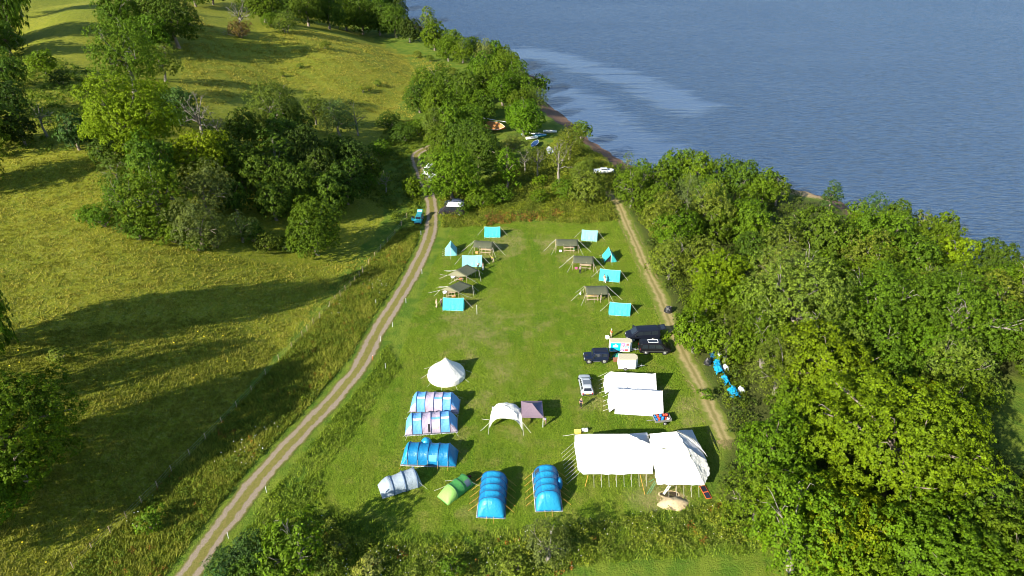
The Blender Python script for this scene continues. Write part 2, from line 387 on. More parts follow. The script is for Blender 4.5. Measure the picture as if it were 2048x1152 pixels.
for Ls, w0 in ((SL, 11.), (SL2, 13.)):
    for i in range(len(Ls) - 1):
        ax, ay = Ls[i]; bx, by = Ls[i + 1]; dx, dy = bx - ax, by - ay
        tt = np.clip(((wx - ax) * dx + (wy - ay) * dy) / (dx * dx + dy * dy), 0, 1)
        dl = np.minimum(dl, np.hypot(wx - ax - tt * dx, wy - ay - tt * dy) / w0)
a = wo_.data.attributes.new('slick', 'FLOAT', 'POINT'); a.data.foreach_set('value', np.clip(1.6 - dl, 0, 1.2).ravel().astype(np.float32))

# gravel track and straw path, laid as ragged strips over the ground
def strip(name, line, half, material, lift, ncol=15, rag=.25):
    n = len(line); d = np.gradient(line, axis=0); d /= np.linalg.norm(d, axis=1)[:, None] + 1e-9; nr = np.stack([d[:, 1], -d[:, 0]], 1)
    u = np.linspace(-1, 1, ncol); rng = np.random.RandomState(3)
    wl = half * (1 + rag * (np.convolve(rng.rand(n + 8), np.ones(5) / 5, 'same')[:n] - .5) * 2); wr = half * (1 + rag * (np.convolve(rng.rand(n + 8), np.ones(5) / 5, 'same')[:n] - .5) * 2)
    wid = np.where(u[None, :] < 0, wl[:, None], wr[:, None])
    X = line[:, 0][:, None] + nr[:, 0][:, None] * u[None, :] * wid; Y = line[:, 1][:, None] + nr[:, 1][:, None] * u[None, :] * wid
    Z = height(X, Y) + lift - .03 * (np.abs(u[None, :]) > .99)
    V = np.stack([X.ravel(), Y.ravel(), Z.ravel()], 1); q = (np.arange(n - 1)[:, None] * ncol + np.arange(ncol - 1)[None, :]).ravel()
    o = np_mesh(name, V, np.stack([q, q + 1, q + ncol + 1, q + ncol], 1), material, smooth=True)
    a = o.data.attributes.new('across', 'FLOAT', 'POINT'); a.data.foreach_set('value', np.tile(u, n).astype(np.float32))
    return tag(o, kind='structure')
tm = bpy.data.materials.new('gravel_track'); t = NT(tm)
c, hgt, nf, nu = grass_nodes(t)
u = t.attr('across').outputs['Fac']; au = t.math('ABSOLUTE', u)
wob = t.math('MULTIPLY', t.math('SUBTRACT', t.noise(t.pos(), 1.1, 3.0), .5), .45)
rut = t.math('SUBTRACT', 1.0, t.math('MULTIPLY', t.math('ABSOLUTE', t.math('SUBTRACT', t.math('ADD', au, wob), .56)), 2.9))
fine = t.noise(t.pos(), 9.0, 3.0, .7)
grav = t.mix(fine, (0.15, 0.115, 0.08), (0.34, 0.275, 0.20))
midc = t.mix(nf, (0.09, 0.105, 0.016), (0.22, 0.175, 0.055))
edge = t.ramp(t.math('ADD', au, wob), .74, .98)
base = t.mix(t.ramp(t.math('ADD', rut, t.math('MULTIPLY', t.math('SUBTRACT', nf, .5), .7)), .12, .6), midc, grav)
base = t.mix(edge, base, t.mix(nf, (0.05, 0.085, 0.01), (0.13, 0.13, 0.03)))
t.out(t.bsdf(base, .95, t.bump(t.math('ADD', fine, nf), .6, .12), .1))
strip('gravel_track', TRK, 1.55, tm, .05)
pm = bpy.data.materials.new('straw_path'); t = NT(pm)
c, hgt, nf, nu = grass_nodes(t); u = t.attr('across').outputs['Fac']; au = t.math('ABSOLUTE', u)
wob = t.math('MULTIPLY', t.math('SUBTRACT', t.noise(t.pos(), .8, 4.0), .5), 1.1)
e = t.ramp(t.math('ADD', au, wob), .2, .8)
pc = t.mix(nf, (0.23, 0.19, 0.075), (0.36, 0.285, 0.14)); pc = t.mix(t.ramp(t.math('SUBTRACT', .3, t.math('ADD', au, t.math('MULTIPLY', wob, .4))), 0, .3), pc, (0.17, 0.15, 0.05))
t.out(t.bsdf(t.mix(e, pc, t.mix(nf, (0.09, 0.135, 0.013), (0.15, 0.16, 0.03))), .95, t.bump(t.math('ADD', nf, nu), .5, .1), .1))
strip('dirt_path', PTH, 1.5, pm, .04, rag=.45)

# ---------------------------------------------------------------- trees
LEAF = leafmat('leaves'); BARK = mat('bark', (0.20, 0.165, 0.125), .9, .1, var=.35, scale=4, bump=.5)
PALE_BARK = mat('pale_bark', (0.20, 0.18, 0.145), .9, .1, var=.25, scale=4, bump=.4)
def rnd_dirs(rng, n):
    v = rng.normal(size=(n, 3)); return v / (np.linalg.norm(v, axis=1)[:, None] + 1e-9)
def crown_mesh(name, seed, Rr, kind):
    """leaf clumps spread over the lobes of a crown, centre at the origin"""
    rng = np.random.RandomState(seed)
    K = dict(  # lobes, lobe radius, leaf size, clumps per m2, leaves per clump, flatness, loose
        oak=(34, .30, .30, 1.75, 13, .92, .30), syc=(44, .26, .27, 2.3, 14, .82, .25), ash=(42, .27, .24, 1.9, 13, .95, .5),
        willow=(30, .28, .20, 2.6, 13, 1.0, .5), bush=(20, .36, .22, 2.8, 12, .8, .4), birch=(26, .26, .20, 1.3, 11, 1.25, .9), fir=(30, .26, .24, 1.9, 12, 1.5, .3), dead=(14, .22, .22, .5, 8, 1.0, 1.0))[kind]
    nl, lr, ls, dens, per, flat, loose = K
    if Rr < 3: nl = int(nl * .6); lr *= 1.15
    if Rr > 7: nl = int(nl * 1.6); lr *= .8; dens *= 1.05; ls *= .92
    i = np.arange(nl) + .5; ph = np.arccos(1 - 2 * i / nl * (.86 if kind != 'bush' else .6)); th = math.pi * (1 + 5 ** .5) * i + rng.rand() * 6
    L = np.stack([np.sin(ph) * np.cos(th), np.sin(ph) * np.sin(th), np.cos(ph) * flat], 1)
    ax = 1 + .16 * np.sin(th * 2 + rng.rand() * 6) + .12 * np.sin(th * 3 + rng.rand() * 6)      # uneven outline
    L = L * (Rr * (1 - lr * .85) * (rng.uniform(.62, 1.08, nl) * ax))[:, None]
    if kind in ('fir',): L[:, :2] *= np.clip(1.15 - (L[:, 2] / (Rr * flat) + .6) * .55, .15, 1)[:, None]
    L = np.concatenate([L, rng.normal(size=(max(4, nl // 6), 3)) * Rr * .22]); nl = len(L)
    lrad = Rr * lr * rng.uniform(.7, 1.3, nl)
    cc = []; cn = []
    for k in range(nl):
        m = max(4, int(dens * 4 * math.pi * lrad[k] ** 2 * .72)); d = rnd_dirs(rng, m * 2); d = d[d[:, 2] > -.55][:m]
        q = L[k] + d * np.array([1, 1, dict(syc=.62, ash=.7, oak=.8).get(kind, .95)]) * (lrad[k] * (1 + rng.normal(size=len(d)) * .10 * (1 + loose)))[:, None]
        cc.append(q); cn.append(d)
    C = np.concatenate(cc); N = np.concatenate(cn)
    keep = np.ones(len(C), bool)                                                # nothing deep inside neighbouring lobes
    for k in range(nl): keep &= ~(np.linalg.norm(C - L[k], axis=1) < lrad[k] * .72)
    outw = C / (np.linalg.norm(C, axis=1)[:, None] + 1e-6)
    keep |= rng.rand(len(C)) < .12
    C, N, outw = C[keep], N[keep], outw[keep]
    n = len(C); crad = ls * rng.uniform(1.2, 2.1, n)
    Nn = N * .6 + outw * .5 + [0, 0, .35]; Nn /= np.linalg.norm(Nn, axis=1)[:, None]
    d = rnd_dirs(rng, n * per).reshape(n, per, 3)
    side = np.einsum('npk,nk->np', d, Nn); d = d - (np.minimum(side, 0) * 1.7)[:, :, None] * Nn[:, None, :]
    pos = C[:, None, :] + d * (crad[:, None] * rng.uniform(.4, 1.05, (n, per)))[:, :, None] * np.array([1, 1, .75])
    nor = (d * .7 + Nn[:, None, :] * .7 + rng.normal(size=d.shape) * .38).reshape(-1, 3); nor /= np.linalg.norm(nor, axis=1)[:, None]
    pos = pos.reshape(-1, 3); m = len(pos)
    t1 = np.cross(nor, rnd_dirs(rng, m)); t1 /= np.linalg.norm(t1, axis=1)[:, None] + 1e-9; t2 = np.cross(nor, t1)
    s = ls * rng.uniform(.55, 1.15, m); a = (t1 * s[:, None]) * .62; b = t2 * s[:, None] * (.42 if kind not in ('willow', 'birch') else .26)
    dr = nor * (s * .12)[:, None]
    Vv = np.stack([pos - a, pos - b * 1 - dr, pos + a * 1.0, pos + b - dr], 1).reshape(-1, 3)
    q = np.arange(m) * 4; F = np.stack([q, q + 1, q + 2, q + 3], 1)
    return np_mesh(name, Vv, F, LEAF, 'mesh'), L, lrad
def trunk_mesh(name, seed, Rr, kind, L, hc, pale):
    rng = random.Random(seed); mb = MB(); r0 = Rr * .065 + .05
    top = Vector((rng.uniform(-.1, .1) * Rr, rng.uniform(-.1, .1) * Rr, hc - Rr * .1))
    if kind in ('bush',):
        for k in range(5):
            a = k * 1.26; mb.tube([(0, 0, -.4), (.25 * Rr * math.cos(a), .25 * Rr * math.sin(a), hc * .6), (.5 * Rr * math.cos(a), .5 * Rr * math.sin(a), hc * 1.15)], [r0 * .5, r0 * .35, .02], 5)
        return mb
    bend = Vector((rng.uniform(-.12, .12) * Rr, rng.uniform(-.12, .12) * Rr, hc * .45))
    mb.tube([(0, 0, -.8), (0, 0, .1), bend, top], [r0 * 1.5, r0 * 1.1, r0 * .85, r0 * .5], 8)
    idx = list(range(len(L))); rng.shuffle(idx); take = idx[:{'dead': 16, 'ash': 8, 'birch': 12, 'syc': 10}.get(kind, 7)]
    for k in take:
        e = Vector(L[k]) + Vector((0, 0, hc)); s = bend.lerp(top, rng.uniform(.2, 1))
        if e.z < s.z: e.z = s.z + .2 * Rr * rng.random()
        mid = s.lerp(e, .5) + Vector((rng.uniform(-.08, .08) * Rr, rng.uniform(-.08, .08) * Rr, .1 * Rr))
        out = e + (e - mid) * (.42 if kind == 'dead' else .08)
        mb.tube([s, mid, e, out], [r0 * .36, r0 * .24, r0 * .12, .02], 5)
        for q in range(3 if kind in ('dead', 'ash', 'birch') else 1):
            w = e + Vector((rng.uniform(-1, 1), rng.uniform(-1, 1), rng.uniform(0, 1))) * Rr * .3
            mb.tube([mid.lerp(e, .4 + .2 * q), w.lerp(e, .4) + Vector((0, 0, .06 * Rr)), w], [r0 * .15, r0 * .1, .012], 4)
            if kind == 'dead':
                w2 = w + Vector((rng.uniform(-1, 1), rng.uniform(-1, 1), rng.uniform(-.2, 1))) * Rr * .16; mb.tube([e.lerp(w, .5), w2], [r0 * .08, .01], 3)
    return mb
PROTO = {}
HC = dict(oak=.8, syc=.84, ash=.86, willow=.88, bush=.55, birch=1.3, fir=1.25, dead=1.0)
VS = dict(oak=1.25, syc=1.12, ash=1.22, willow=1.15, bush=1.0, birch=1.15, fir=1.1, dead=1.1)
SIZES = dict(oak=(2.6, 4.6, 7.5), syc=(3.2, 6.0, 10.0), ash=(2.8, 4.8, 8.0), willow=(2.6, 4.8), bush=(1.3, 2.6, 4.2), birch=(2.2, 3.6), fir=(3.2,), dead=(2.4, 4.2))
def proto(kind, rad, var):
    szs = SIZES[kind]; Rr = min(szs, key=lambda s: abs(math.log(s / rad)))
    if Rr == szs[-1] and Rr > 5: var = var % 2
    key = (kind, Rr, var)
    if key not in PROTO:
        seed = hash((len(kind), int(Rr * 10), var)) % 9999
        cm, L, lr = crown_mesh('crown', seed, Rr, kind); pale = kind in ('dead', 'birch', 'ash') or var == 1
        tb = trunk_mesh('trunk', seed, Rr, kind, L, Rr * HC[kind], pale)
        me = bpy.data.meshes.new('trunk'); me.from_pydata(tb.v, [], tb.f); me.materials.append(PALE_BARK if pale else BARK)
        me.polygons.foreach_set('use_smooth', [True] * len(tb.f)); me.update()
        PROTO[key] = (cm, me, Rr)
    return PROTO[key]
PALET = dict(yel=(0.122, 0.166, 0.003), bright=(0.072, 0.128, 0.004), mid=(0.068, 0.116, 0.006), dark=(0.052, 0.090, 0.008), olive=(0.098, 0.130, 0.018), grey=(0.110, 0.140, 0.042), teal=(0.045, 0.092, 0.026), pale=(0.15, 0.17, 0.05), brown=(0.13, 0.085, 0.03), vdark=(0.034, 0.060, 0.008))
trng = random.Random(11)
TREES = []
def add_tree(loc, rad, kind, colour, label, cat=None, group=None, name=None, sq=None):
    cm, tmsh, Rr = proto(kind, rad, trng.randrange(3)); k = rad / Rr
    nm = name or {'bush': 'bush', 'dead': 'bare_tree', 'birch': 'birch_tree', 'willow': 'willow_tree', 'fir': 'tall_tree'}.get(kind, 'broadleaf_tree')
    t = thing(nm, label, cat or ('bush' if kind == 'bush' else 'tree'), loc, trng.uniform(0, 6.28), group)
    zs = k * VS[kind] * (trng.uniform(.94, 1.08) if sq is None else sq)
    t.scale = (k * trng.uniform(.94, 1.06), k * trng.uniform(.94, 1.06), zs)
    tr = link_mesh('trunk', tmsh, t); cr = link_mesh('crown', cm, t); cr.location = (0, 0, Rr * HC[kind])
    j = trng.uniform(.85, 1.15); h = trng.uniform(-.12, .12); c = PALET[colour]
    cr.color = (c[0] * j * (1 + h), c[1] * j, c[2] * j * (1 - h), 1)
    TREES.append((loc[0], loc[1], rad)); return t
def tree_px(cx, cy, w, kind, colour, label, group=None, sq=None, **kw):
    q, t = gp(cx, cy, kR=HC[kind] * VS[kind], wpx=w); rad = w * .5 * t
    return add_tree((q.x, q.y, hz(q.x, q.y)), rad, kind, colour, label, group=group, sq=sq, **kw)

T = tree_px
# the belt of trees on the pasture, one by one
T(262, 240, 188, 'syc', 'yel', 'big bright yellow-green tree, largest and brightest of the pasture wood')
T(148, 268, 66, 'oak', 'teal', 'small dark blue-green tree at the left end of the pasture wood')
T(395, 318, 124, 'syc', 'yel', 'round vivid green tree in the middle of the pasture wood, below the dark leafless one')
T(300, 335, 120, 'oak', 'mid', 'mid green tree in front of the big yellow-green tree in the pasture wood')
T(232, 345, 66, 'willow', 'olive', 'small olive tree under the lower left edge of the big yellow-green tree')
T(355, 215, 74, 'oak', 'teal', 'blue-green tree touching the right side of the big yellow-green tree')
T(398, 232, 92, 'dead', 'vdark', 'dark nearly leafless tree with a web of grey twigs in the pasture wood')
T(432, 255, 44, 'birch', 'grey', 'slender pale green young tree right of the dark leafless tree')
T(488, 262, 76, 'oak', 'dark', 'dark green tree with ivy, right of the slender pale young tree')
T(548, 218, 108, 'ash', 'olive', 'wide olive tree with thin leaves on the upper edge of the pasture wood')
T(628, 220, 56, 'ash', 'olive', 'thin leaved tree with a white trunk showing, on the upper edge of the pasture wood')
T(675, 238, 66, 'ash', 'grey', 'sparse grey-green tree with bare trunk beside the open pasture')
T(712, 236, 48, 'birch', 'grey', 'last sparse tree at the right end of the row above the dark trees')
T(480, 330, 96, 'oak', 'dark', 'dark ivy clad tree standing right of the round vivid green tree')
T(548, 318, 92, 'fir', 'dark', 'tall dark ivy covered tree in the middle of the pasture wood')
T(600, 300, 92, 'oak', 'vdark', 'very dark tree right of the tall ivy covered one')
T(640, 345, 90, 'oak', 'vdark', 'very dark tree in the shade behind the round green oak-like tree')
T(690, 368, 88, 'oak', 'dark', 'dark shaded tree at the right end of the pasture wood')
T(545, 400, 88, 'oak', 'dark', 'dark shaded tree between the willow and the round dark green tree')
T(440, 300, 70, 'oak', 'dark', 'dark tree behind the right shoulder of the vivid green tree')
T(590, 250, 70, 'oak', 'dark', 'dark tree just below the wide olive tree')
T(735, 365, 44, 'bush', 'mid', 'mid green bush under the right end of the pasture wood')
T(770, 362, 36, 'birch', 'bright', 'little pale green sapling near the track, right of the pasture wood')
T(410, 382, 116, 'willow', 'grey', 'large grey-green willow in the front of the pasture wood')
T(392, 450, 108, 'willow', 'grey', 'lower grey-green willow at the front edge of the pasture wood')
T(480, 456, 62, 'willow', 'grey', 'small grey-green willow left of the round dark green tree')
T(312, 405, 116, 'ash', 'mid', 'olive tree with hazy thin leaves at the left front of the pasture wood')
T(248, 400, 88, 'ash', 'mid', 'feathery tree leaning out of the left front of the pasture wood')
T(310, 450, 70, 'bush', 'mid', 'low mid green bush between the two front bushes of the pasture wood')
T(205, 436, 66, 'bush', 'bright', 'bright green round bush at the far left front corner of the pasture wood')
T(172, 432, 40, 'bush', 'mid', 'small bush at the left tip of the pasture wood')
T(255, 455, 50, 'bush', 'dark', 'dark bush in shade at the front of the pasture wood')
T(626, 455, 122, 'oak', 'mid', 'round dark green tree standing alone at the lower right tip of the pasture wood', sq=.95)
T(536, 487, 52, 'bush', 'olive', 'olive bush at the foot of the pasture wood, left of the round dark green tree')
T(470, 400, 60, 'oak', 'dark', 'dark tree in the gap right of the large willow')
for x, y, w, k, c in [(345, 470, 60, 'bush', 'mid'), (430, 480, 60, 'bush', 'grey'), (505, 470, 54, 'bush', 'dark'), (575, 490, 50, 'bush', 'dark'), (275, 470, 40, 'bush', 'mid'), (395, 490, 44, 'bush', 'mid')]:
    T(x, y, w, k, c, 'low bush in the undergrowth along the lower edge of the pasture wood', 'undergrowth bushes of the pasture wood')
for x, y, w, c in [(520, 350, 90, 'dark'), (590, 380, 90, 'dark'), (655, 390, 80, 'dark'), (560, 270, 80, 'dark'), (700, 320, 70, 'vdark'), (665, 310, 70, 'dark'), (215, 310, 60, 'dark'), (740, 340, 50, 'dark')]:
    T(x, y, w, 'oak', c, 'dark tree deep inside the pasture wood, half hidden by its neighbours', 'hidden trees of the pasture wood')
# top left
T(250, 118, 128, 'ash', 'mid', 'wide tree with pale limbs showing, below the big dark trees at the upper left')
T(322, 128, 66, 'ash', 'olive', 'olive tree with twisted pale limbs, right of the wide pale limbed tree')
T(240, 38, 92, 'oak', 'mid', 'big dark tree at the top left, left of a pair')
T(345, 42, 104, 'oak', 'dark', 'big dark tree at the top left, right of a pair')
T(292, 70, 76, 'oak', 'mid', 'mid green tree squeezed between the pair of big dark trees at the top left')
T(300, 15, 80, 'oak', 'dark', 'dark tree cut by the top edge, behind the pair of big dark trees')
T(84, 124, 52, 'syc', 'bright', 'small bright tree with a bare thin trunk in the shaded hollow at the left')
T(478, 30, 58, 'dead', 'olive', 'half dead grey tree above a heap of cut branches on the upper pasture')
T(480, 62, 50, 'bush', 'brown', 'brown heap-like scrub at the foot of the half dead grey tree')
T(570, 50, 56, 'bush', 'olive', 'sunlit bush on the upper pasture in front of the top wood')
T(540, 42, 40, 'bush', 'mid', 'green bush between the half dead tree and the sunlit bush')
for i, (x, y, w, c) in enumerate([(10, 78, 66, 'dark'), (6, 140, 80, 'dark'), (-40, 60, 90, 'dark'), (14, 200, 70, 'vdark'), (-30, 250, 110, 'dark'), (40, 262, 60, 'vdark'), (120, 160, 40, 'vdark'), (160, 185, 44, 'dark'), (192, 165, 34, 'olive')]):
    T(x, y, w, 'bush' if i > 5 else 'oak', c, ['dark tree on the shaded bank at the left edge', 'low shrub in the shaded hollow at the left'][i > 5], group=['trees on the shaded bank at the left edge', 'shrubs in the shaded hollow'][i > 5])
T(80, 232, 58, 'birch', 'dark', 'dark birch with a thin leaning white trunk in the shaded hollow')
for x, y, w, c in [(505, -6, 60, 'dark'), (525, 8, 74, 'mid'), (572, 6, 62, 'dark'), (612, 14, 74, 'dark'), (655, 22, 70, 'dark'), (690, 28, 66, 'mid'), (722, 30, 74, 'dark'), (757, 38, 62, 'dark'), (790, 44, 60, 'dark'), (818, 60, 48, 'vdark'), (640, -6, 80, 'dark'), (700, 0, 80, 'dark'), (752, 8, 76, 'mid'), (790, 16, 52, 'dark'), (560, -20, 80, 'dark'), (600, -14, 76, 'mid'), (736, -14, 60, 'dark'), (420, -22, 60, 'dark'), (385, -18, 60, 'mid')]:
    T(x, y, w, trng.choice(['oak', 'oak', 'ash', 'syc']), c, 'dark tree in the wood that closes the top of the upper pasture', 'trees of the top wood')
# the belt between pasture and loch
T(856, 42, 48, 'fir', 'olive', 'tall pale olive tree rising at the corner of the top wood against the loch')
T(868, 74, 52, 'oak', 'bright', 'bright green tree in front of the tall pale olive tree on the loch shore')
T(1048, 234, 84, 'syc', 'bright', 'broad bright green tree over the upturned boats by the beach')
T(904, 352, 112, 'oak', 'bright', 'large round bright green tree beside the track above the parked campervan', sq=1.0)
T(1014, 338, 62, 'fir', 'bright', 'pointed bright green tree left of the white trunked birches')
T(955, 305, 96, 'oak', 'dark', 'dark tree behind the large round bright tree by the track')
T(922, 280, 84, 'oak', 'dark', 'dark rounded tree below the rust coloured hull')
T(1024, 290, 54, 'willow', 'grey', 'grey-green tree left of the boats, above the pointed bright tree')
T(1140, 288, 70, 'willow', 'olive', 'feathery olive tree between the boats and the beach')
T(1120, 322, 66, 'birch', 'olive', 'birch with white trunks and thin olive crown in the rough ground', sq=1.1)
T(1076, 322, 46, 'birch', 'olive', 'small birch with thin white trunk left of the larger white trunked birch')
T(1050, 318, 40, 'birch', 'grey', 'slender birch, leftmost of the white trunked ones')
T(1165, 345, 62, 'willow', 'olive', 'olive tree right of the white trunked birch')
T(1178, 385, 86, 'bush', 'olive', 'big grey-green bush just left of where the straw path enters the scrub')
T(1130, 380, 60, 'bush', 'mid', 'green bush right below the white trunked birch')
T(1078, 395, 40, 'bush', 'bright', 'bright green sapling in the middle of the rough ground')
T(1080, 366, 30, 'bush', 'bright', 'small bright sapling among the white trunks')
T(1163, 262, 34, 'oak', 'mid', 'green tree at the top of the brown beach')
T(1178, 330, 34, 'bush', 'olive', 'bush left of the beached white cruiser')
T(960, 400, 60, 'bush', 'mid', 'bush behind the parked campervan')
T(998, 393, 56, 'bush', 'mid', 'bush right of the parked campervan on the edge of the meadow')
T(925, 420, 36, 'bush', 'mid', 'round bush hiding the back of the parked campervan')
T(825, 379, 36, 'oak', 'bright', 'small round bright tree on the left of the track', sq=1.1)
T(778, 244, 50, 'bush', 'dark', 'dark bush on the edge of the upper pasture above the track')
T(806, 270, 60, 'bush', 'dark', 'dark bush at the bend of the track')
T(838, 258, 44, 'bush', 'mid', 'green bush above the bend of the track')
T(760, 300, 44, 'bush', 'mid', 'bush in the shade left of the bend of the track')
for x, y, w, k, c in [(905, 84, 46, 'oak', 'mid'), (925, 100, 48, 'ash', 'mid'), (948, 96, 40, 'oak', 'dark'), (896, 100, 44, 'oak', 'mid'), (970, 108, 40, 'ash', 'grey'), (990, 106, 42, 'oak', 'mid'), (1008, 116, 40, 'oak', 'mid'), (1026, 128, 38, 'oak', 'mid'), (965, 135, 58, 'oak', 'mid'), (1000, 140, 56, 'oak', 'mid'), (1034, 152, 52, 'ash', 'mid'),
                      (970, 170, 62, 'oak', 'mid'), (1005, 180, 66, 'syc', 'bright'), (1050, 178, 52, 'oak', 'mid'), (1070, 200, 50, 'willow', 'olive'), (1040, 205, 54, 'oak', 'mid'), (850, 170, 66, 'oak', 'mid'), (885, 172, 68, 'ash', 'mid'), (838, 198, 56, 'oak', 'dark'), (872, 212, 66, 'oak', 'mid'), (912, 208, 66, 'ash', 'mid'), (930, 178, 66, 'oak', 'dark'),
                      (950, 210, 62, 'oak', 'bright'), (945, 240, 62, 'oak', 'mid'), (968, 218, 50, 'oak', 'dark'), (900, 246, 66, 'oak', 'mid'), (868, 248, 56, 'ash', 'olive'), (885, 290, 62, 'oak', 'mid'), (872, 275, 50, 'ash', 'olive'), (1080, 172, 36, 'oak', 'mid')]:
    T(x, y, w, k, c, 'broadleaf tree in the belt between the upper pasture and the loch', 'trees in the belt along the loch')
for x, y, w in [(600, 132, 14), (725, 180, 18), (738, 178, 12), (755, 168, 16), (565, 150, 12), (835, 110, 20), (860, 118, 18), (650, 92, 22), (905, 145, 20), (700, 205, 14), (880, 90, 20)]:
    T(x, y, w, 'bush', 'olive', 'small gorse bush dotted on the open upper pasture', 'small bushes on the upper pasture')
# lower left and foreground
T(0, 868, 290, 'syc', 'bright', 'large bright yellow-green tree cut by the left edge in the foreground')
T(-60, 1000, 200, 'syc', 'bright', 'bright tree at the lower left edge below the large one')
T(118, 712, 46, 'bush', 'olive', 'low sunlit bush in the long shadow above the large left tree')
T(303, 1046, 62, 'bush', 'mid', 'bright green bush beside the lower fence')
T(590, 1098, 135, 'ash', 'mid', 'green elder-like tree standing up from the thicket at the bottom, right of the track')
T(545, 1075, 60, 'oak', 'mid', 'small green tree beside the elder-like one in the bottom thicket')
T(560, 1140, 80, 'bush', 'dark', 'dark bush below the elder-like tree in the bottom thicket')
for x, y, w, c in [(500, 1100, 84, 'teal'), (450, 1130, 74, 'teal'), (500, 1150, 80, 'dark'), (440, 1165, 60, 'teal'), (520, 1120, 60, 'teal')]:
    T(x, y, w, 'bush', c, 'dark green broom bush in the thicket right of the track at the bottom edge', 'broom bushes beside the track')
T(670, 1095, 60, 'ash', 'olive', 'thin olive shrub right of the elder-like tree at the bottom')
T(655, 1130, 70, 'bush', 'olive', 'olive bush at the bottom edge below the thin olive shrub')
T(738, 1138, 58, 'bush', 'pale', 'pale green shrub at the bottom edge below the shadowed grass')
T(1094, 1088, 104, 'willow', 'grey', 'silvery green willow shrub below the blue tunnel tents')
T(1030, 1130, 60, 'bush', 'olive', 'olive bush left below the silvery willow shrub')
T(905, 1140, 54, 'bush', 'mid', 'green bush at the bottom edge between pale shrub and willow shrub')
# big wood between field and loch : the trees that stand out
T(1436, 556, 118, 'syc', 'yel', 'yellow-green tree at the field edge of the right hand wood beside the lower turquoise tents')
T(1392, 668, 96, 'syc', 'bright', 'bright green tree overhanging the straw path beside the black vans')
T(1455, 690, 90, 'ash', 'mid', 'green tree just behind the one overhanging the straw path')
T(1592, 610, 210, 'ash', 'olive', 'wide olive tree with many pale branches showing in the middle of the right hand wood')
T(1655, 735, 190, 'syc', 'yel', 'large yellow-green tree in the right hand wood, above the bottom giant')
T(1800, 890, 330, 'syc', 'yel', 'giant spreading yellow-green tree with pale limbs, biggest in the photo')
T(1546, 915, 172, 'syc', 'bright', 'large bright tree whose crown touches the big white marquee')
T(1590, 1000, 150, 'syc', 'bright', 'bright tree below the one touching the marquee')
T(1700, 1075, 190, 'syc', 'yel', 'yellow-green tree near the bottom edge under the giant tree')
T(1900, 1100, 210, 'syc', 'bright', 'bright tree at the bottom right under the giant tree')
T(2035, 1040, 130, 'ash', 'olive', 'grey-olive tree with bare twigs at the lower right edge')
T(1760, 620, 170, 'ash', 'mid', 'broad soft green tree in the centre right of the wood')
T(1905, 640, 200, 'ash', 'mid', 'broad feathery green tree at the right of the wood')
T(1745, 492, 120, 'oak', 'mid', 'domed green tree on the loch side of the wood')
T(1640, 475, 120, 'oak', 'dark', 'dark domed tree in the upper middle of the wood')
T(1668, 384, 56, 'fir', 'teal', 'pine-like tree standing by itself beside the pale sand spit', sq=.75)
T(1752, 412, 50, 'willow', 'teal', 'flat topped tree on the shore right of the pine-like tree')
T(1806, 492, 50, 'dead', 'olive', 'dead tree of upright bleached stems on the loch side of the wood')
T(1856, 492, 90, 'oak', 'mid', 'green tree right of the dead bleached stems')
T(1838, 690, 44, 'dead', 'olive', 'small dead tree with a fan of bare twigs left of the clearing')
T(1285, 350, 60, 'oak', 'bright', 'bright tree at the top corner of the right hand wood by the white cruiser')
T(1256, 322, 30, 'birch', 'mid', 'thin tree at the end of the beach by the white cruiser')
T(1250, 365, 44, 'bush', 'bright', 'bright bush at the mouth of the straw path')
T(1410, 790, 30, 'bush', 'mid', 'low bush left of the blue tarpaulins')
GAPS = [(2070, 860, 150), (1616, 404, 76), (1453, 745, 34), (1448, 722, 26), (1472, 785, 24), (1400, 860, 30)]
for x, y, w, k, c in [(1395, 348, 76, 'oak', 'mid'), (1440, 356, 72, 'ash', 'mid'), (1485, 362, 76, 'oak', 'dark'), (1530, 374, 72, 'oak', 'mid'), (1556, 384, 56, 'ash', 'mid'), (1350, 342, 70, 'oak', 'mid'), (1722, 426, 56, 'ash', 'mid'), (1790, 440, 70, 'oak', 'mid'), (1840, 452, 60, 'ash', 'olive'), (1888, 462, 60, 'oak', 'mid')]:
    T(x, y, w, k, c, 'shoreline tree on the loch side rim of the right hand wood', 'shoreline trees of the right hand wood')
wood_lab = {'syc': 'clumpy yellow-green tree in the close canopy of the right hand wood', 'oak': 'domed mid green tree in the close canopy of the right hand wood', 'ash': 'feathery green tree in the close canopy of the right hand wood', 'willow': 'grey-olive tree in the close canopy of the right hand wood'}
wrng = random.Random(5)
rowy = 330
def in_poly(px, py, pl):
    r = False; n = len(pl)
    for i in range(n):
        x1, y1 = pl[i]; x2, y2 = pl[(i + 1) % n]
        if (y1 > py) != (y2 > py) and px < (x2 - x1) * (py - y1) / (y2 - y1) + x1: r = not r
    return r
CAN = [(1262, 350), (1300, 345), (1400, 348), (1500, 374), (1560, 404), (1575, 425), (1640, 445), (1740, 458), (1830, 472), (1900, 488), (1960, 500), (2060, 480), (2300, 500), (2300, 740), (2060, 770), (1975, 770), (1960, 860), (2010, 950), (2120, 1010), (2300, 1010), (2300, 1200), (1680, 1200), (1660, 1120), (1570, 1060), (1500, 1030), (1484, 960), (1488, 870), (1510, 800), (1490, 720), (1425, 640), (1370, 590), (1335, 540), (1310, 470), (1270, 420), (1248, 385)]
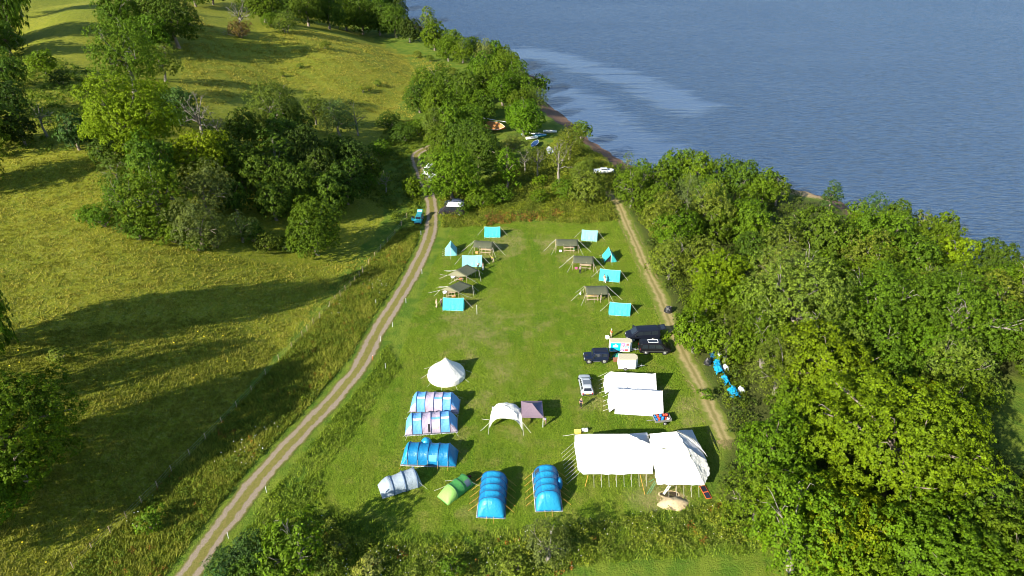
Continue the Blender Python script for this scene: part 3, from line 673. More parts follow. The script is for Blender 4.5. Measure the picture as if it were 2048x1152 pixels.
for row in range(26):
    w = 62 + (rowy - 330) * .118; x = 1230 + wrng.uniform(0, w)
    while x < 2260:
        jx, jy = x + wrng.uniform(-.25, .25) * w, rowy + wrng.uniform(-.2, .2) * w
        if in_poly(jx, jy, CAN) and all(math.hypot(jx - a, jy - b) > r for a, b, r in GAPS):
            wr = w * wrng.uniform(.85, 1.45); kind = wrng.choice(['oak', 'oak', 'ash', 'ash', 'syc', 'willow'] if jy < 800 else ['syc', 'oak', 'ash'])
            deep = jy > 830; colr = {'oak': wrng.choice(['mid', 'mid', 'dark', 'bright']), 'ash': wrng.choice(['mid', 'olive', 'mid']), 'syc': wrng.choice(['bright', 'yel', 'bright']), 'willow': wrng.choice(['olive', 'grey'])}[kind]
            q, tt = gp(jx, jy, kR=HC[kind] * VS[kind], wpx=wr)
            if deep: colr = wrng.choice(['bright', 'bright', 'mid', 'mid', 'yel'])
            if q.x < np.interp(q.y, SHY, SHX) - 2 and all(math.hypot(q.x - a, q.y - b) > .62 * r for a, b, r in TREES[-400:]):
                T(jx, jy, wr, kind, colr, wood_lab[kind], 'trees of the right hand wood, ' + kind.replace('syc', 'yellow-green').replace('oak', 'domed').replace('ash', 'feathery').replace('willow', 'grey-olive'))
        x += w * .98
    rowy += w * .52
    if rowy > 1180: break
# trees out of view on the left whose shadows lie across the pasture
def shade_tree(spx, spy, w=8.0, maxh=24):
    """a tree beyond the left edge tall enough for the end of its shadow to fall on this spot"""
    g_, _ = gp(spx, spy); d = Vector((math.cos(SHADOW_AZ), math.sin(SHADOW_AZ), 0))
    for i in range(20, 400):
        p = g_ - d * (i * .5); h = g_.z + i * .5 * math.tan(SUN_EL) - hz(p.x, p.y)
        zc = hz(p.x, p.y) + h * .5; dep = p.y * math.cos(PITCH) + (CAM_H - zc) * math.sin(PITCH); px = 1024 + FPX * p.x / max(dep, 1)
        if px < -FPX * w * .5 / max(dep, 1) - 12 or dep < 5 or h > maxh: break
    rad = min(w / 2, h / 1.9); t_ = add_tree((p.x, p.y, hz(p.x, p.y)), rad, 'oak', 'mid', 'tree on the slope beyond the left edge', group='trees beyond the left edge', sq=max(h / 1.9 / rad, .8))
    print('SHADE', spx, spy, round(h, 1), round(px), round(dep)); return t_
for a_ in [(720, 550, 7), (600, 568, 7), (480, 592, 7), (440, 695, 4.5), (610, 722, 7), (190, 330, 9), (60, 350, 8), (390, 28, 10), (385, 62, 10), (190, 50, 9), (230, 100, 10)]:
    shade_tree(*a_)

# ---------------------------------------------------------------- small vegetation, too many plants to count
def tufts(name, P3, h, w, blades, lean, material, colour, seed=1, group=None):
    rng = np.random.RandomState(seed); n = len(P3)
    base = np.repeat(P3, blades, 0) + np.concatenate([rng.normal(size=(n * blades, 2)) * w * 1.3, np.zeros((n * blades, 1))], 1)
    m = len(base); a = rng.rand(m) * 6.283; hh = np.repeat(h * rng.uniform(.5, 1.35, n), blades) * rng.uniform(.7, 1.2, m)
    sd = np.stack([np.cos(a), np.sin(a), np.zeros(m)], 1) * (w * .5 * rng.uniform(.6, 1.3, m))[:, None]
    b2 = a + rng.uniform(.8, 2.3, m); tip = np.stack([np.cos(b2) * lean * hh, np.sin(b2) * lean * hh, hh], 1)
    V = np.stack([base - sd - [0, 0, .03], base + sd - [0, 0, .03], base + tip], 1).reshape(-1, 3); F = np.arange(m * 3).reshape(-1, 3)
    o = np_mesh(name, V, F, material); o.color = (*colour, 1); tag(o, kind='stuff')
    return o
def clumps(name, P3, r, leaves, ls, material, colour, seed=1, flat=.8):
    """small leafy plants: domes of leaf faces"""
    rng = np.random.RandomState(seed); n = len(P3); rr = r * rng.uniform(.5, 1.5, n)
    d = rnd_dirs(rng, n * leaves).reshape(n, leaves, 3); d[:, :, 2] = np.abs(d[:, :, 2])
    pos = (P3[:, None, :] + d * rr[:, None, None] * rng.uniform(.55, 1.05, (n, leaves, 1)) * [1, 1, flat * 1.3]).reshape(-1, 3)
    nor = d.reshape(-1, 3) * .7 + rng.normal(size=(n * leaves, 3)) * .45 + [0, 0, .3]; nor /= np.linalg.norm(nor, axis=1)[:, None]
    m = len(pos); t1 = np.cross(nor, rnd_dirs(rng, m)); t1 /= np.linalg.norm(t1, axis=1)[:, None]; t2 = np.cross(nor, t1)
    s = (ls * rng.uniform(.6, 1.3, m))[:, None]; a, b = t1 * s * .6, t2 * s * .38
    V = np.stack([pos - a, pos - b, pos + a, pos + b], 1).reshape(-1, 3); F = np.arange(m * 4).reshape(-1, 4)
    o = np_mesh(name, V, F, material); o.color = (*colour, 1); tag(o, kind='stuff'); return o
GRS = leafmat('grass_blades', .25, .3, (1.2, 1.15, .9), (1.45, 1.3, 1.8), .3); WEED = leafmat('weed_leaves', .25, .45, (1.25, 1.12, .8), (1.4, 1.3, .9), .3)
def scatter(poly, dens, seed, cond=None, z=0.0):
    rng = np.random.RandomState(seed); a = np.array(poly); lo, hi = a.min(0), a.max(0)
    n = int((hi[0] - lo[0]) * (hi[1] - lo[1]) * dens); x = rng.uniform(lo[0], hi[0], n); y = rng.uniform(lo[1], hi[1], n)
    k = inside(poly, x, y)
    if cond is not None: k &= cond(x, y, rng)
    x, y = x[k], y[k]; return np.stack([x, y, height(x, y) + z], 1)
def patchy(x, y, s=.25, ph=0.0):
    return .5 + .25 * np.sin(x * s + ph + 2 * np.sin(y * s * .7)) + .25 * np.sin(y * s * 1.3 - ph + 2 * np.sin(x * s * .9 + 1))
off_track = lambda x, y: (dist_to(TRK[::3], x, y) > 2.3) & (dist_to(PTH[::3], x, y) > 1.6)
tufts('field_grass', scatter(FIELD, 20, 21, lambda x, y, r: off_track(x, y)), .16, .07, 3, .5, GRS, (0.115, 0.18, 0.012), 2)
FRINGE = poly_px([(420, 1200), (520, 1010), (640, 870), (720, 760), (775, 690), (800, 735), (720, 850), (640, 950), (650, 1010), (860, 1072), (1050, 1058), (1240, 1038), (1400, 1008), (1450, 1000), (1640, 1100), (1500, 1110), (1150, 1130), (1000, 1200)])
FADE = lambda x, y, r: r.rand(len(x)) < np.clip(.15 + patchy(x, y, .22, 3) * 1.0, 0, 1)
tufts('long_grass', scatter(FRINGE, 26, 22, lambda x, y, r: off_track(x, y) & FADE(x, y, r)), .36, .09, 4, .7, GRS, (0.115, 0.175, 0.013), 3)
clumps('meadow_weeds', scatter(FRINGE, 2.4, 23, lambda x, y, r: off_track(x, y) & (patchy(x, y, .5) > .42)), .38, 26, .17, WEED, (0.085, 0.145, 0.012), 4)
BOT = poly_px([(430, 1200), (640, 1020), (700, 1075), (850, 1100), (1010, 1080), (1100, 1055), (1260, 1035), (1440, 1010), (1500, 1060), (1620, 1105), (1480, 1090), (1250, 1105), (1120, 1150), (900, 1220)])
clumps('nettle_bed', scatter(BOT, 3.4, 24, lambda x, y, r: r.rand(len(x)) < .35 + .8 * patchy(x, y, .5)), .45, 34, .18, WEED, (0.115, 0.16, 0.024), 5, 1.3)
clumps('dock_plants', scatter(BOT, .5, 25, lambda x, y, r: patchy(x, y, .6, 2) > .6), .3, 26, .14, WEED, (0.17, 0.075, 0.02), 6, 1.8)
VERGE = poly_px([(60, 1215), (150, 1130), (260, 1030), (345, 940), (470, 815), (560, 720), (640, 630), (700, 570), (735, 528), (800, 460), (838, 452), (838, 495), (800, 560), (745, 645), (700, 715), (610, 820), (500, 935), (420, 1040), (330, 1150), (280, 1215)])
tufts('verge_grass', scatter(VERGE, 26, 26, lambda x, y, r: off_track(x, y)), .45, .10, 4, .7, GRS, (0.145, 0.175, 0.018), 7)
clumps('verge_weeds', scatter(VERGE, 2.6, 27, lambda x, y, r: off_track(x, y) & (patchy(x, y, .35, 1) > .38)), .42, 28, .17, WEED, (0.085, 0.135, 0.014), 8, 1.1)
clumps('verge_docks', scatter(VERGE, .35, 28, lambda x, y, r: off_track(x, y) & (patchy(x, y, .4, 3) > .62)), .34, 24, .14, WEED, (0.16, 0.085, 0.02), 9, 1.6)
def white_dots(name, pts, col, s=.06):
    m = mat(name + '_petal', col, .7, .2); rng = np.random.RandomState(4); mm = len(pts)
    nor = rnd_dirs(rng, mm) + [0, -.5, 1.2]; nor /= np.linalg.norm(nor, axis=1)[:, None]; t1 = np.cross(nor, rnd_dirs(rng, mm)); t1 /= np.linalg.norm(t1, axis=1)[:, None]; t2 = np.cross(nor, t1)
    V = np.stack([pts - t1 * s, pts - t2 * s, pts + t1 * s, pts + t2 * s], 1).reshape(-1, 3); return tag(np_mesh(name, V, np.arange(mm * 4).reshape(-1, 4), m), kind='stuff')
white_dots('white_umbel_flowers', scatter(VERGE, .5, 29, lambda x, y, r: off_track(x, y) & (patchy(x, y, .3, 4) > .72), .75), (0.75, 0.75, 0.68), .06)
white_dots('bottom_umbel_flowers', scatter(BOT, .45, 30, None, .85), (0.75, 0.75, 0.68), .05)
PASTLOW = poly_px([(-60, 1200), (-60, 700), (100, 660), (420, 640), (560, 700), (470, 800), (350, 930), (250, 1030), (120, 1150), (60, 1200)])
white_dots('ragwort_flowers', scatter(PASTLOW, .12, 31, lambda x, y, r: patchy(x, y, .2, 5) > .5, .5), (0.7, 0.55, 0.02), .1)
tufts('pasture_long_grass', scatter(PASTLOW, 14, 32), .34, .10, 4, .9, GRS, (0.15, 0.165, 0.018), 11)
MIDP = poly_px([(-80, 700), (-80, 320), (200, 300), (200, 450), (380, 500), (560, 530), (700, 520), (760, 500), (700, 570), (600, 680), (560, 700), (420, 640), (100, 660)])
tufts('pasture_tussocks', scatter(MIDP, 9, 33, lambda x, y, r: r.rand(len(x)) < .25 + .75 * patchy(x, y, .8)), .26, .13, 4, 1.0, GRS, (0.185, 0.19, 0.022), 12)
UPP = poly_px([(350, 200), (380, 20), (460, 90), (620, 60), (830, 110), (905, 130), (860, 150), (820, 250), (760, 230), (640, 190), (540, 170), (420, 220)])
tufts('upper_tussocks', scatter(UPP, 3.5, 34, lambda x, y, r: r.rand(len(x)) < patchy(x, y, .5)), .35, .2, 4, 1.1, GRS, (0.20, 0.20, 0.028), 13)
ROUGH = poly_px([(870, 455), (880, 400), (900, 385), (960, 370), (1040, 320), (1120, 280), (1200, 310), (1230, 340), (1225, 385), (1245, 440), (1160, 448), (1060, 440), (960, 452), (905, 455)])
clumps('rough_scrub', scatter(ROUGH, 1.8, 35, lambda x, y, r: off_track(x, y)), .75, 40, .24, WEED, (0.10, 0.14, 0.016), 14, 1.1)
tufts('rough_grass', scatter(ROUGH, 8, 36, lambda x, y, r: off_track(x, y)), .5, .16, 4, .6, GRS, (0.155, 0.18, 0.025), 15)
DOCK = poly_px([(905, 455), (900, 440), (1000, 428), (1120, 425), (1130, 438), (1050, 444), (960, 454)])
clumps('dock_strip', scatter(DOCK, 1.6, 37, lambda x, y, r: patchy(x, y, .3, 2) > .4), .55, 34, .2, WEED, (0.17, 0.095, 0.035), 16, 1.5)
WEDGE = poly_px([(1250, 400), (1300, 470), (1345, 560), (1375, 640), (1420, 720), (1450, 800), (1450, 860), (1480, 860), (1500, 760), (1440, 620), (1380, 500), (1310, 400)])
clumps('wood_edge_weeds', scatter(WEDGE, 1.3, 38, lambda x, y, r: off_track(x, y)), .6, 36, .2, WEED, (0.09, 0.14, 0.012), 17, 1.1)
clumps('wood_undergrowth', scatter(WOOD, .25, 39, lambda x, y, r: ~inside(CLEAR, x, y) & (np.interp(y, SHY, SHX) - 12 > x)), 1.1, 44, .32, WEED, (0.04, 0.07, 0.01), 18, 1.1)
HOLLOW = poly_px([(-60, 160), (-20, 110), (60, 110), (200, 150), (200, 260), (160, 300), (60, 310), (-60, 320)])
clumps('hollow_bracken', scatter(HOLLOW, .35, 40), 1.0, 40, .3, WEED, (0.07, 0.12, 0.012), 19, .9)
LANE = poly_px([(720, 395), (740, 330), (770, 260), (830, 240), (860, 280), (825, 310), (835, 360), (850, 400), (850, 430), (800, 450), (770, 420)])
clumps('lane_scrub', scatter(LANE, .8, 41, lambda x, y, r: off_track(x, y)), .7, 36, .24, WEED, (0.08, 0.125, 0.014), 20, 1.0)

# ---------------------------------------------------------------- tents
def G(px, py): v = gp(px, py)[0]; return Vector((v.x, v.y, hz(v.x, v.y)))
ROPE_W = mat('white_cord', (0.62, 0.60, 0.52), .8); ROPE_O = mat('orange_cord', (0.62, 0.33, 0.07), .7); WOOD_P = mat('peeled_pole', (0.38, 0.30, 0.19), .8, bump=.3)
CREAM = cloth('cream_canvas', (0.74, 0.72, 0.65), .5, trans=.08); WHITE_C = cloth('white_canvas', (0.70, 0.71, 0.71), .6, trans=.06)
SHADEC = cloth('shade_side_canvas', (0.62, 0.64, 0.66), .4, trans=.1); WHITE_IV = cloth('ivory_canvas', (0.68, 0.67, 0.60), .6, trans=.06)  # first one greyer: shade put into the colour of faces turned from the sun
DARKIN = mat('dark_inside', (0.02, 0.02, 0.025), .9)
BLU = cloth('blue_nylon', (0.010, 0.18, 0.38), .6, 1.0, rough=.42, spec=.4); BLUL = cloth('light_blue_nylon', (0.015, 0.26, 0.47), .6, 1.0, rough=.4, spec=.45)
SKYB = cloth('sky_blue_nylon', (0.13, 0.36, 0.68), .5, rough=.5); LILAC = cloth('lilac_nylon', (0.44, 0.37, 0.47), .5, rough=.5)
LILW = cloth('pale_lilac_nylon', (0.58, 0.53, 0.60), .5, rough=.5)
SKIRT = cloth('charcoal_skirt', (0.10, 0.10, 0.12), .5); SEAM = mat('navy_seam', (0.012, 0.05, 0.14), .6); WHTRIM = mat('white_trim', (0.72, 0.74, 0.75), .6)
TURQ = cloth('turquoise_canvas', (0.06, 0.50, 0.50), 1.0, 1.6, .2); TURQP = cloth('faded_turquoise_canvas', (0.22, 0.55, 0.55), .9, 1.6, .2); TURQT = cloth('pale_turquoise_hem', (0.35, 0.68, 0.64), .3)
OLIVE = cloth('olive_tarp', (0.082, 0.090, 0.052), .5, 1.2, .08); OLIVE_LIT = cloth('sunlit_olive_tarp', (0.18, 0.175, 0.10), .5, 1.2, .1)  # second one paler: sunlight on the side flaps put into the colour
GREYB = cloth('grey_blue_nylon', (0.30, 0.36, 0.41), .5, 1.4, .12, .5); SLATE = mat('slate_sleeve', (0.07, 0.11, 0.18), .6)
GRN = cloth('green_nylon', (0.07, 0.29, 0.07), .5, 1.6, .2, .5); GRNL = cloth('lime_nylon', (0.27, 0.50, 0.12), .45, 1.6, .25, .5)
def guy(root, a, b, m=None, r=.018, name='guy_rope'):
    mb = MB(); a = Vector(a); b = Vector(b); mid = a.lerp(b, .5) - Vector((0, 0, .03)); mb.tube([a, mid, b], r, 4)
    mb.tube([b + Vector((0, 0, .08)), b - Vector((0, 0, .1))], .02, 4); mb.build(name, m or ROPE_W, root)

def tunnel(label, ctr, ang, L, W, H, hoops, front, rear, cols, ropes, skirt=True, seam=SEAM, group=None, hr=None, seamr=.035, lowband=None, trim=WHTRIM, name='tunnel_tent'):
    """tunnel tent lying along local x from -L/2 (front) to L/2; front, rear = length of the sloping ends; cols(seg, band) -> slot"""
    root = thing(name, label, 'tent', ctr, ang, group)
    mats, fn = cols; NB = 14
    xs = [-L / 2]; segs = []; hp = [-L / 2 + front + (L - front - rear) * i / (hoops - 1) for i in range(hoops)]
    st = [(-L / 2, .12, .97)]
    for k in range(1, 5): f = k / 5; st.append((-L / 2 + front * f, .12 + .88 * math.sin(f * math.pi / 2) ** .8, .97 + .03 * f))
    seg_of = [0] * 5
    for i in range(hoops - 1):
        for k in range(6):
            f = k / 6; sag = .045 * math.sin(math.pi * f); hs = 1 if hr is None else hr[i] + (hr[i + 1] - hr[i]) * f
            st.append((hp[i] + (hp[i + 1] - hp[i]) * f, (1 - sag) * hs, (1 - sag * .6))); seg_of.append(i + 1)
    hl = 1 if hr is None else hr[-1]
    st.append((hp[-1], hl, 1)); seg_of.append(hoops)
    for k in range(1, 6):
        f = k / 5; st.append((hp[-1] + rear * f, hl * (1 - f * .88) ** .75 if f < 1 else .12, 1 - .06 * f)); seg_of.append(hoops)
    def ring(x, kh, kw):
        r = []
        for j in range(NB + 1):
            a = math.pi * j / NB; cx = math.cos(a); r.append((x, math.copysign(abs(cx) ** .8, cx) * W / 2 * kw, H * kh * math.sin(a) ** .72 if math.sin(a) > 1e-6 else 0))
        return r
    rows = [ring(*s) for s in st]; mb = MB(); mb.grid(rows, mfun=lambda i, j: fn(seg_of[i], j))
    for r_ in (rows[0], rows[-1]): mb.poly(r_)
    mb.build('flysheet', mats, root, smooth=True)
    for i, x in enumerate(hp):
        q = MB(); kh = 1 if hr is None else hr[i]; q.tube([(p[0], p[1] * 1.012, p[2] * 1.012 + .01) for p in ring(x, kh, 1)], seamr, 5); q.build('hoop_sleeve', seam, root, smooth=True)
    if skirt:
        for nm, off, z0, z1, mm in (('mud_skirt', .10, .0, .16, SKIRT), ('hem_trim', .13, .0, .05, trim)):
            q = MB(); w = W / 2 * .99 + off; l = L / 2 + off * .6
            for (x0, y0, x1, y1) in ((-l, -w, l, -w), (l, -w, l, w), (l, w, -l, w), (-l, w, -l, -w)):
                k = .93; q.slab([(x0, y0, z0 + .01), (x1, y1, z0 + .01), (x1 * k, y1 * k, z1), (x0 * k, y0 * k, z1)], .012)
            q.build(nm, mm, root)
    for (hx, side, dx, dy, mm) in ropes:
        x = hp[hx] if hx < len(hp) else hp[-1]; guy(root, (x, side * W / 2 * .82, H * .62), (x + dx, side * (W / 2 + dy), 0.02), mm, .015 if mm is ROPE_O else .012)
    return root, hp, ring
def seg_panel(root, name, m, x0, x1, side, H, W, a0, a1, off=.02):
    """a panel (window, door) lying on the curved side of a tunnel tent"""
    mb = MB(); rows = []
    for k in range(2):
        x = (x0, x1)[k]; r = []
        for j in range(6):
            a = math.radians(a0 + (a1 - a0) * j / 5); cx = math.cos(a); r.append((x, side * (abs(cx) ** .8 * W / 2 * .98 + off), H * .97 * math.sin(a) ** .72 + off * .5))
        rows.append(r)
    mb.grid(rows); return mb.build(name, m, root, smooth=True)
def between(a, b, c=0.5): return a.lerp(b, c)
# two lilac and blue family tents, side on; local x along image right
def fam(fl, fr, label, flip=False):
    a, b = G(*fl), G(*fr); d = b - a; ang = math.atan2(d.y, d.x); L = d.length; W = 3.0
    nrm = Vector((-math.sin(ang), math.cos(ang), 0)); c = (a + b) / 2 + nrm * (W / 2 + .05)
    def fn(seg, j):            # j counts from +y (far) over the top to -y (near)
        if seg in (0, 5): return 0 if 3 < j < 11 else 1
        if seg in (1, 4): return 2 if j == 8 else 0
        return 1 if seg == 2 else (0 if j in (8,) else 1)
    r, hp, ring = tunnel(label, c, ang, L, W, 2.15, 5, 1.0, 1.0, ([SKYB, LILAC, LILW], fn), [(0, -1, -1.0, .9, ROPE_W), (0, 1, -1.2, .4, ROPE_W), (4, 1, 1.3, .3, ROPE_W), (4, -1, 1.1, .8, ROPE_W), (0, -1, -1.3, .2, ROPE_W)], group=None)
    seg_panel(r, 'window', mat('clear_window', (0.42, 0.42, 0.38), .25, .6), hp[2] + .2, hp[3] - .25, -1, 2.15, 3.0, 14, 48)
    seg_panel(r, 'door', LILAC, hp[1] + .5, hp[2] - .05, -1, 2.15, 3.0, 6, 60, .05)
    return r, hp
f1, _ = fam((819, 825), (916, 828), 'lilac and blue tunnel tent directly below the white bell tent')
f2, hp2 = fam((811, 872), (915, 865), 'lilac and blue tunnel tent with its door half open, above the plain blue tent')
seg_panel(f2, 'door_gap_shade', DARKIN, hp2[2] - .42, hp2[2] - .14, -1, 2.15, 3.0, 4, 42, .07)  # black panel on the flysheet stands in for the shade inside
def bluefn(seg, j): return 0
a, b = G(802, 931), G(912, 934); d = b - a; ang = math.atan2(d.y, d.x)
c3 = (a + b) / 2 + Vector((-math.sin(ang), math.cos(ang), 0)) * 1.5
r3, hp, _r = tunnel('plain blue tunnel tent lying crosswise, with orange guy ropes', c3, ang, (b - a).length, 3.0, 2.1, 5, .9, 1.0, ([BLU, BLUL], lambda s, j: 1 if s in (0,) else 0),
    [(0, -1, -1.0, .6, ROPE_O), (0, 1, -1.3, -.2, ROPE_O), (4, 1, 1.4, -.5, ROPE_O), (4, -1, 1.0, -.2, ROPE_O)] + [(i, -1, 0, .7, ROPE_O) for i in range(5)])
seg_panel(r3, 'window', mat('blue_window', (0.10, 0.42, 0.68), .2, .6), hp[2] + .15, hp[3] - .2, -1, 2.1, 3.0, 16, 46)
q = MB(); q.ball((hp[1] + .75, 1.25, 1.3), (.75, .7, .95), 12); q.build('porch_hood', BLUL, r3, smooth=True)
# end on blue tents
def endon(fl, fr, L, skew, label, windows):
    a, b = G(*fl), G(*fr); d = b - a; W = d.length; ang = math.atan2(d.y, d.x) + math.pi / 2 + skew
    mid = (a + b) / 2; ax = Vector((math.cos(ang), math.sin(ang), 0)); c = mid + ax * L / 2
    rp = []
    for i in range(5): rp += [(i, 1, -.35, 1.15, ROPE_O), (i, -1, -.35, 1.15, ROPE_O)]
    r, hp, ring = tunnel(label, c, ang, L, W, 2.1, 5, 1.25, .55, ([BLU, BLUL], lambda s, j: 1 if s == 0 or 5 <= j <= 8 else 0), rp)
    for y in (.5, -.35):
        q = MB(); q.tube([(-L / 2 - .05, y, .1), (-L / 2 + .6, y * .95, 1.28), (-L / 2 + 1.05, y * .85, 1.85)], .03, 4); q.build('door_seam', WHTRIM, r)
        guy(r, (-L / 2 + .05, y, .25), (-L / 2 - .8, y, .02), ROPE_O, .02)
    for (i, side) in windows: seg_panel(r, 'window', mat('tinted_window', (0.04, 0.05, 0.07), .2, .6), hp[i] + .25, hp[i + 1] - .15, side, 2.1, W, 25, 58)
    q = MB(); q.ball((-L / 2 + 1.25, 0, 2.0), (.05, .1, .07), 6); q.build('vent_badge', WHTRIM, r)
    return r
endon((954, 1035), (1009, 1037), 6.0, .0, 'blue tunnel tent seen end on, left of a pair', [])
r_ = endon((1072, 1022), (1124, 1023), 6.0, .06, 'blue tunnel tent seen end on with a dark side window, right of a pair', [(3, 1)])
q = MB(); q.ball((.6, -1.55, .8), (.8, .4, .85), 12); q.build('side_porch', BLU, r_, smooth=True)
# grey blue tunnel tent and green one
a, b = G(777, 996), G(842, 975); d = b - a; ang = math.atan2(d.y, d.x)
rg, hp, ring = tunnel('small grey-blue tunnel tent with dark pole sleeves at the lower left of the camp', (a + b) / 2 + Vector((-math.sin(ang), math.cos(ang), 0)) * 1.15 + Vector((-.3, .1, 0)), ang, 5.1, 2.5, 1.75, 3, 1.5, .55, ([GREYB, WHITE_C], lambda s, j: 0), [(0, 1, -.9, .5, ROPE_W), (2, 1, 1.0, .6, ROPE_W), (2, -1, .9, .7, ROPE_W)], skirt=False, seam=SLATE, seamr=.085, hr=[.86, 1.0, 1.05])
q = MB(); q.ball((-1.55, .05, 1.0), (.62, .75, .52), 12); q.build('front_hood', GREYB, rg, smooth=True)
a, b = G(888, 999), G(936, 962); d = b - a; ang = math.atan2(d.y, d.x)
rg, hp, ring = tunnel('small green tunnel tent with a lime front at the bottom of the camp', (a + b) / 2 + Vector((0, -.1, 0)), ang, 4.5, 2.1, 1.35, 3, 1.6, .5, ([GRN, GRNL], lambda s, j: 1 if s == 0 else 0), [(0, 1, -1.2, .9, ROPE_W), (1, 1, -.4, 1.1, ROPE_W), (2, -1, .8, .6, ROPE_W)], skirt=False, seam=mat('green_seam', (0.02, 0.08, 0.04), .6), seamr=.04, hr=[1.0, .97, .92])
seg_panel(rg, 'window', mat('green_tent_window', (0.08, 0.11, 0.13), .4), hp[1] + .35, hp[2] - .12, -1, 1.3, 2.1, 20, 70)
rb = thing('duffel_bag', 'dark red bag on the grass behind the green tent', 'bag', G(936, 957), .6)
q = MB(); q.tube([(-.45, 0, .18), (-.3, .02, .2), (.3, .02, .2), (.45, 0, .18)], [.1, .19, .19, .1], 8); q.build('bag_body', mat('maroon_cloth', (0.10, 0.012, 0.02), .8), rb, smooth=True)
q = MB(); q.tube([(-.2, 0, .37), (0, .02, .47), (.2, 0, .37)], .02, 4); q.build('handle', DARKIN, rb)

# bell tent
c = G(893, 751); rt = thing('bell_tent', 'round cream bell tent with a pointed top', 'tent', c)
rows = []; NS = 40; rad = 2.85
for i, (rr, z) in enumerate([(1.01, 0.0), (1.0, .35), (.97, .72), (.80, 1.12), (.60, 1.62), (.40, 2.15), (.20, 2.75), (.06, 3.25), (.0, 3.38)]):
    rows.append([(rad * (rr * (1 + (.012 if k % 2 else -.012) * (1 if 0 < i < 6 else 0))) * math.cos(2 * math.pi * k / NS), rad * rr * math.sin(2 * math.pi * k / NS), z) for k in range(NS)])
MB().grid(rows, closed=True).build('canvas', CREAM, rt, smooth=False)
MB().tube([(0, 0, 3.3), (0, 0, 3.55)], .04, 6).build('pole_tip', WOOD_P, rt)
MB().slab([(1.2, -2.62, .05), (1.75, -2.3, .05), (1.5, -1.95, 1.0), (1.15, -2.2, 1.0)], .03).build('door_flap', CREAM, rt)
for k in range(10):
    a = 2 * math.pi * (k + .3) / 10; guy(rt, (rad * .97 * math.cos(a), rad * .97 * math.sin(a), .75), (rad * 1.36 * math.cos(a), rad * 1.36 * math.sin(a), .02), ROPE_W, .014)

# patrol tents of turquoise canvas
prng = random.Random(4)
def patrol(ctr, ang, L, W, H, label, m, open_=False, grp=None):
    r = thing('ridge_tent', label, 'tent', ctr, ang, grp); mb = MB(); n = 12; rows = []
    for i in range(n + 1):
        x = -L / 2 + L * i / n; sag = prng.uniform(.08, .12) * math.sin(math.pi * i / n) + prng.uniform(0, .05); hh = H - sag; w = W / 2 + prng.uniform(-.03, .05)
        wob = .03 * math.sin(i * 2.1)
        rows.append([(x, w * 1.02, 0), (x, w + wob, .32), (x, w * .5, .32 + (hh - .32) * .47), (x, 0, hh), (x, -w * .5, .32 + (hh - .32) * .47), (x, -w - wob, .32), (x, -w * 1.02, 0)])
    mb.grid(rows); mb.build('canvas', m, r, solid=.01)
    for s in (-1, 1):
        q = MB(); x = s * L / 2; e = s * .12
        if open_ and s == -1:
            q.poly([(x, 0, H), (x + e, -.1, 0), (x, -W / 2, 0), (x, -W / 2, .32)]); q.poly([(x, 0, H), (x, .15, H * .75), (x, W / 2, .32), (x, W / 2 * .97, .2)])
            k = MB(); k.poly([(x + .25, .0, H * .8), (x + .2, .85, .05), (x + .2, -.1, .05)]); k.build('doorway_shade', DARKIN, r)  # black sheet set in the doorway stands in for the shade inside
        else:
            q.poly([(x, 0, H), (x + e, .0, 0), (x + e * .6, W / 2, 0), (x, W / 2, .32)]); q.poly([(x, 0, H), (x, -W / 2, .32), (x + e * .6, -W / 2, 0), (x + e, 0, 0)])
        q.build('end_flap', m, r, solid=.01)
        MB().tube([(x * 1.01, 0, 0), (x * 1.01, 0, H + .12)], .03, 6).build('tent_pole', WOOD_P, r)
        guy(r, (x * 1.01, 0, H), (x * 1.01 + s * 1.5, 0, .02), ROPE_W, .016)
        hb = MB(); hb.tube([(-L / 2, s * W * .512, .02), (L / 2, s * W * .512, .02)], .045, 4); hb.build('hem', TURQT, r)
        for k in range(4): guy(r, (-L / 2 + L * k / 3, s * (W / 2), .34), (-L / 2 + L * k / 3, s * (W / 2 + .55), .02), ROPE_W, .011)
    q = MB(); q.tube([(-L / 2, 0, H + .015), (-L / 4, 0, H - .06), (0, 0, H - .085), (L / 4, 0, H - .06), (L / 2, 0, H + .015)], .03, 4); q.build('ridge_tape', TURQT, r)
    return r
def side_tent(l, rr, label, m=TURQ, ang=None):
    a, b = G(*l), G(*rr); d = b - a; an = math.atan2(d.y, d.x); return patrol((a + b) / 2 + Vector((-math.sin(an), math.cos(an), 0)) * 1.05, an, d.length * .985, 2.1, 2.0, label, m)
side_tent((969, 475), (1000.5, 475), 'turquoise ridge tent at the far left of the camp, beside the scrub')
side_tent((924.5, 534), (964, 533.5), 'faded pale turquoise ridge tent on the left row, above the upper diamond shaped tarp', TURQP)
side_tent((885.5, 620.5), (927, 622), 'turquoise ridge tent on the left row, below the lower diamond shaped tarp')
side_tent((1162.5, 481), (1194, 483), 'turquoise ridge tent at the far right of the camp, beside the scrub', TURQP)
side_tent((1198, 561), (1239, 565), 'turquoise ridge tent on the right row, between two olive dining shelters')
side_tent((1218, 630), (1260, 632.5), 'turquoise ridge tent on the right row nearest the black vans')
c = G(902, 505); patrol(c, R(93), 2.7, 2.3, 2.0, 'turquoise ridge tent seen end on with closed flaps, by the gravel track', TURQP)
c = G(1218.5, 518); patrol(c, R(94), 2.7, 2.3, 2.0, 'turquoise ridge tent seen end on with its door open, by the straw path', TURQ, True)

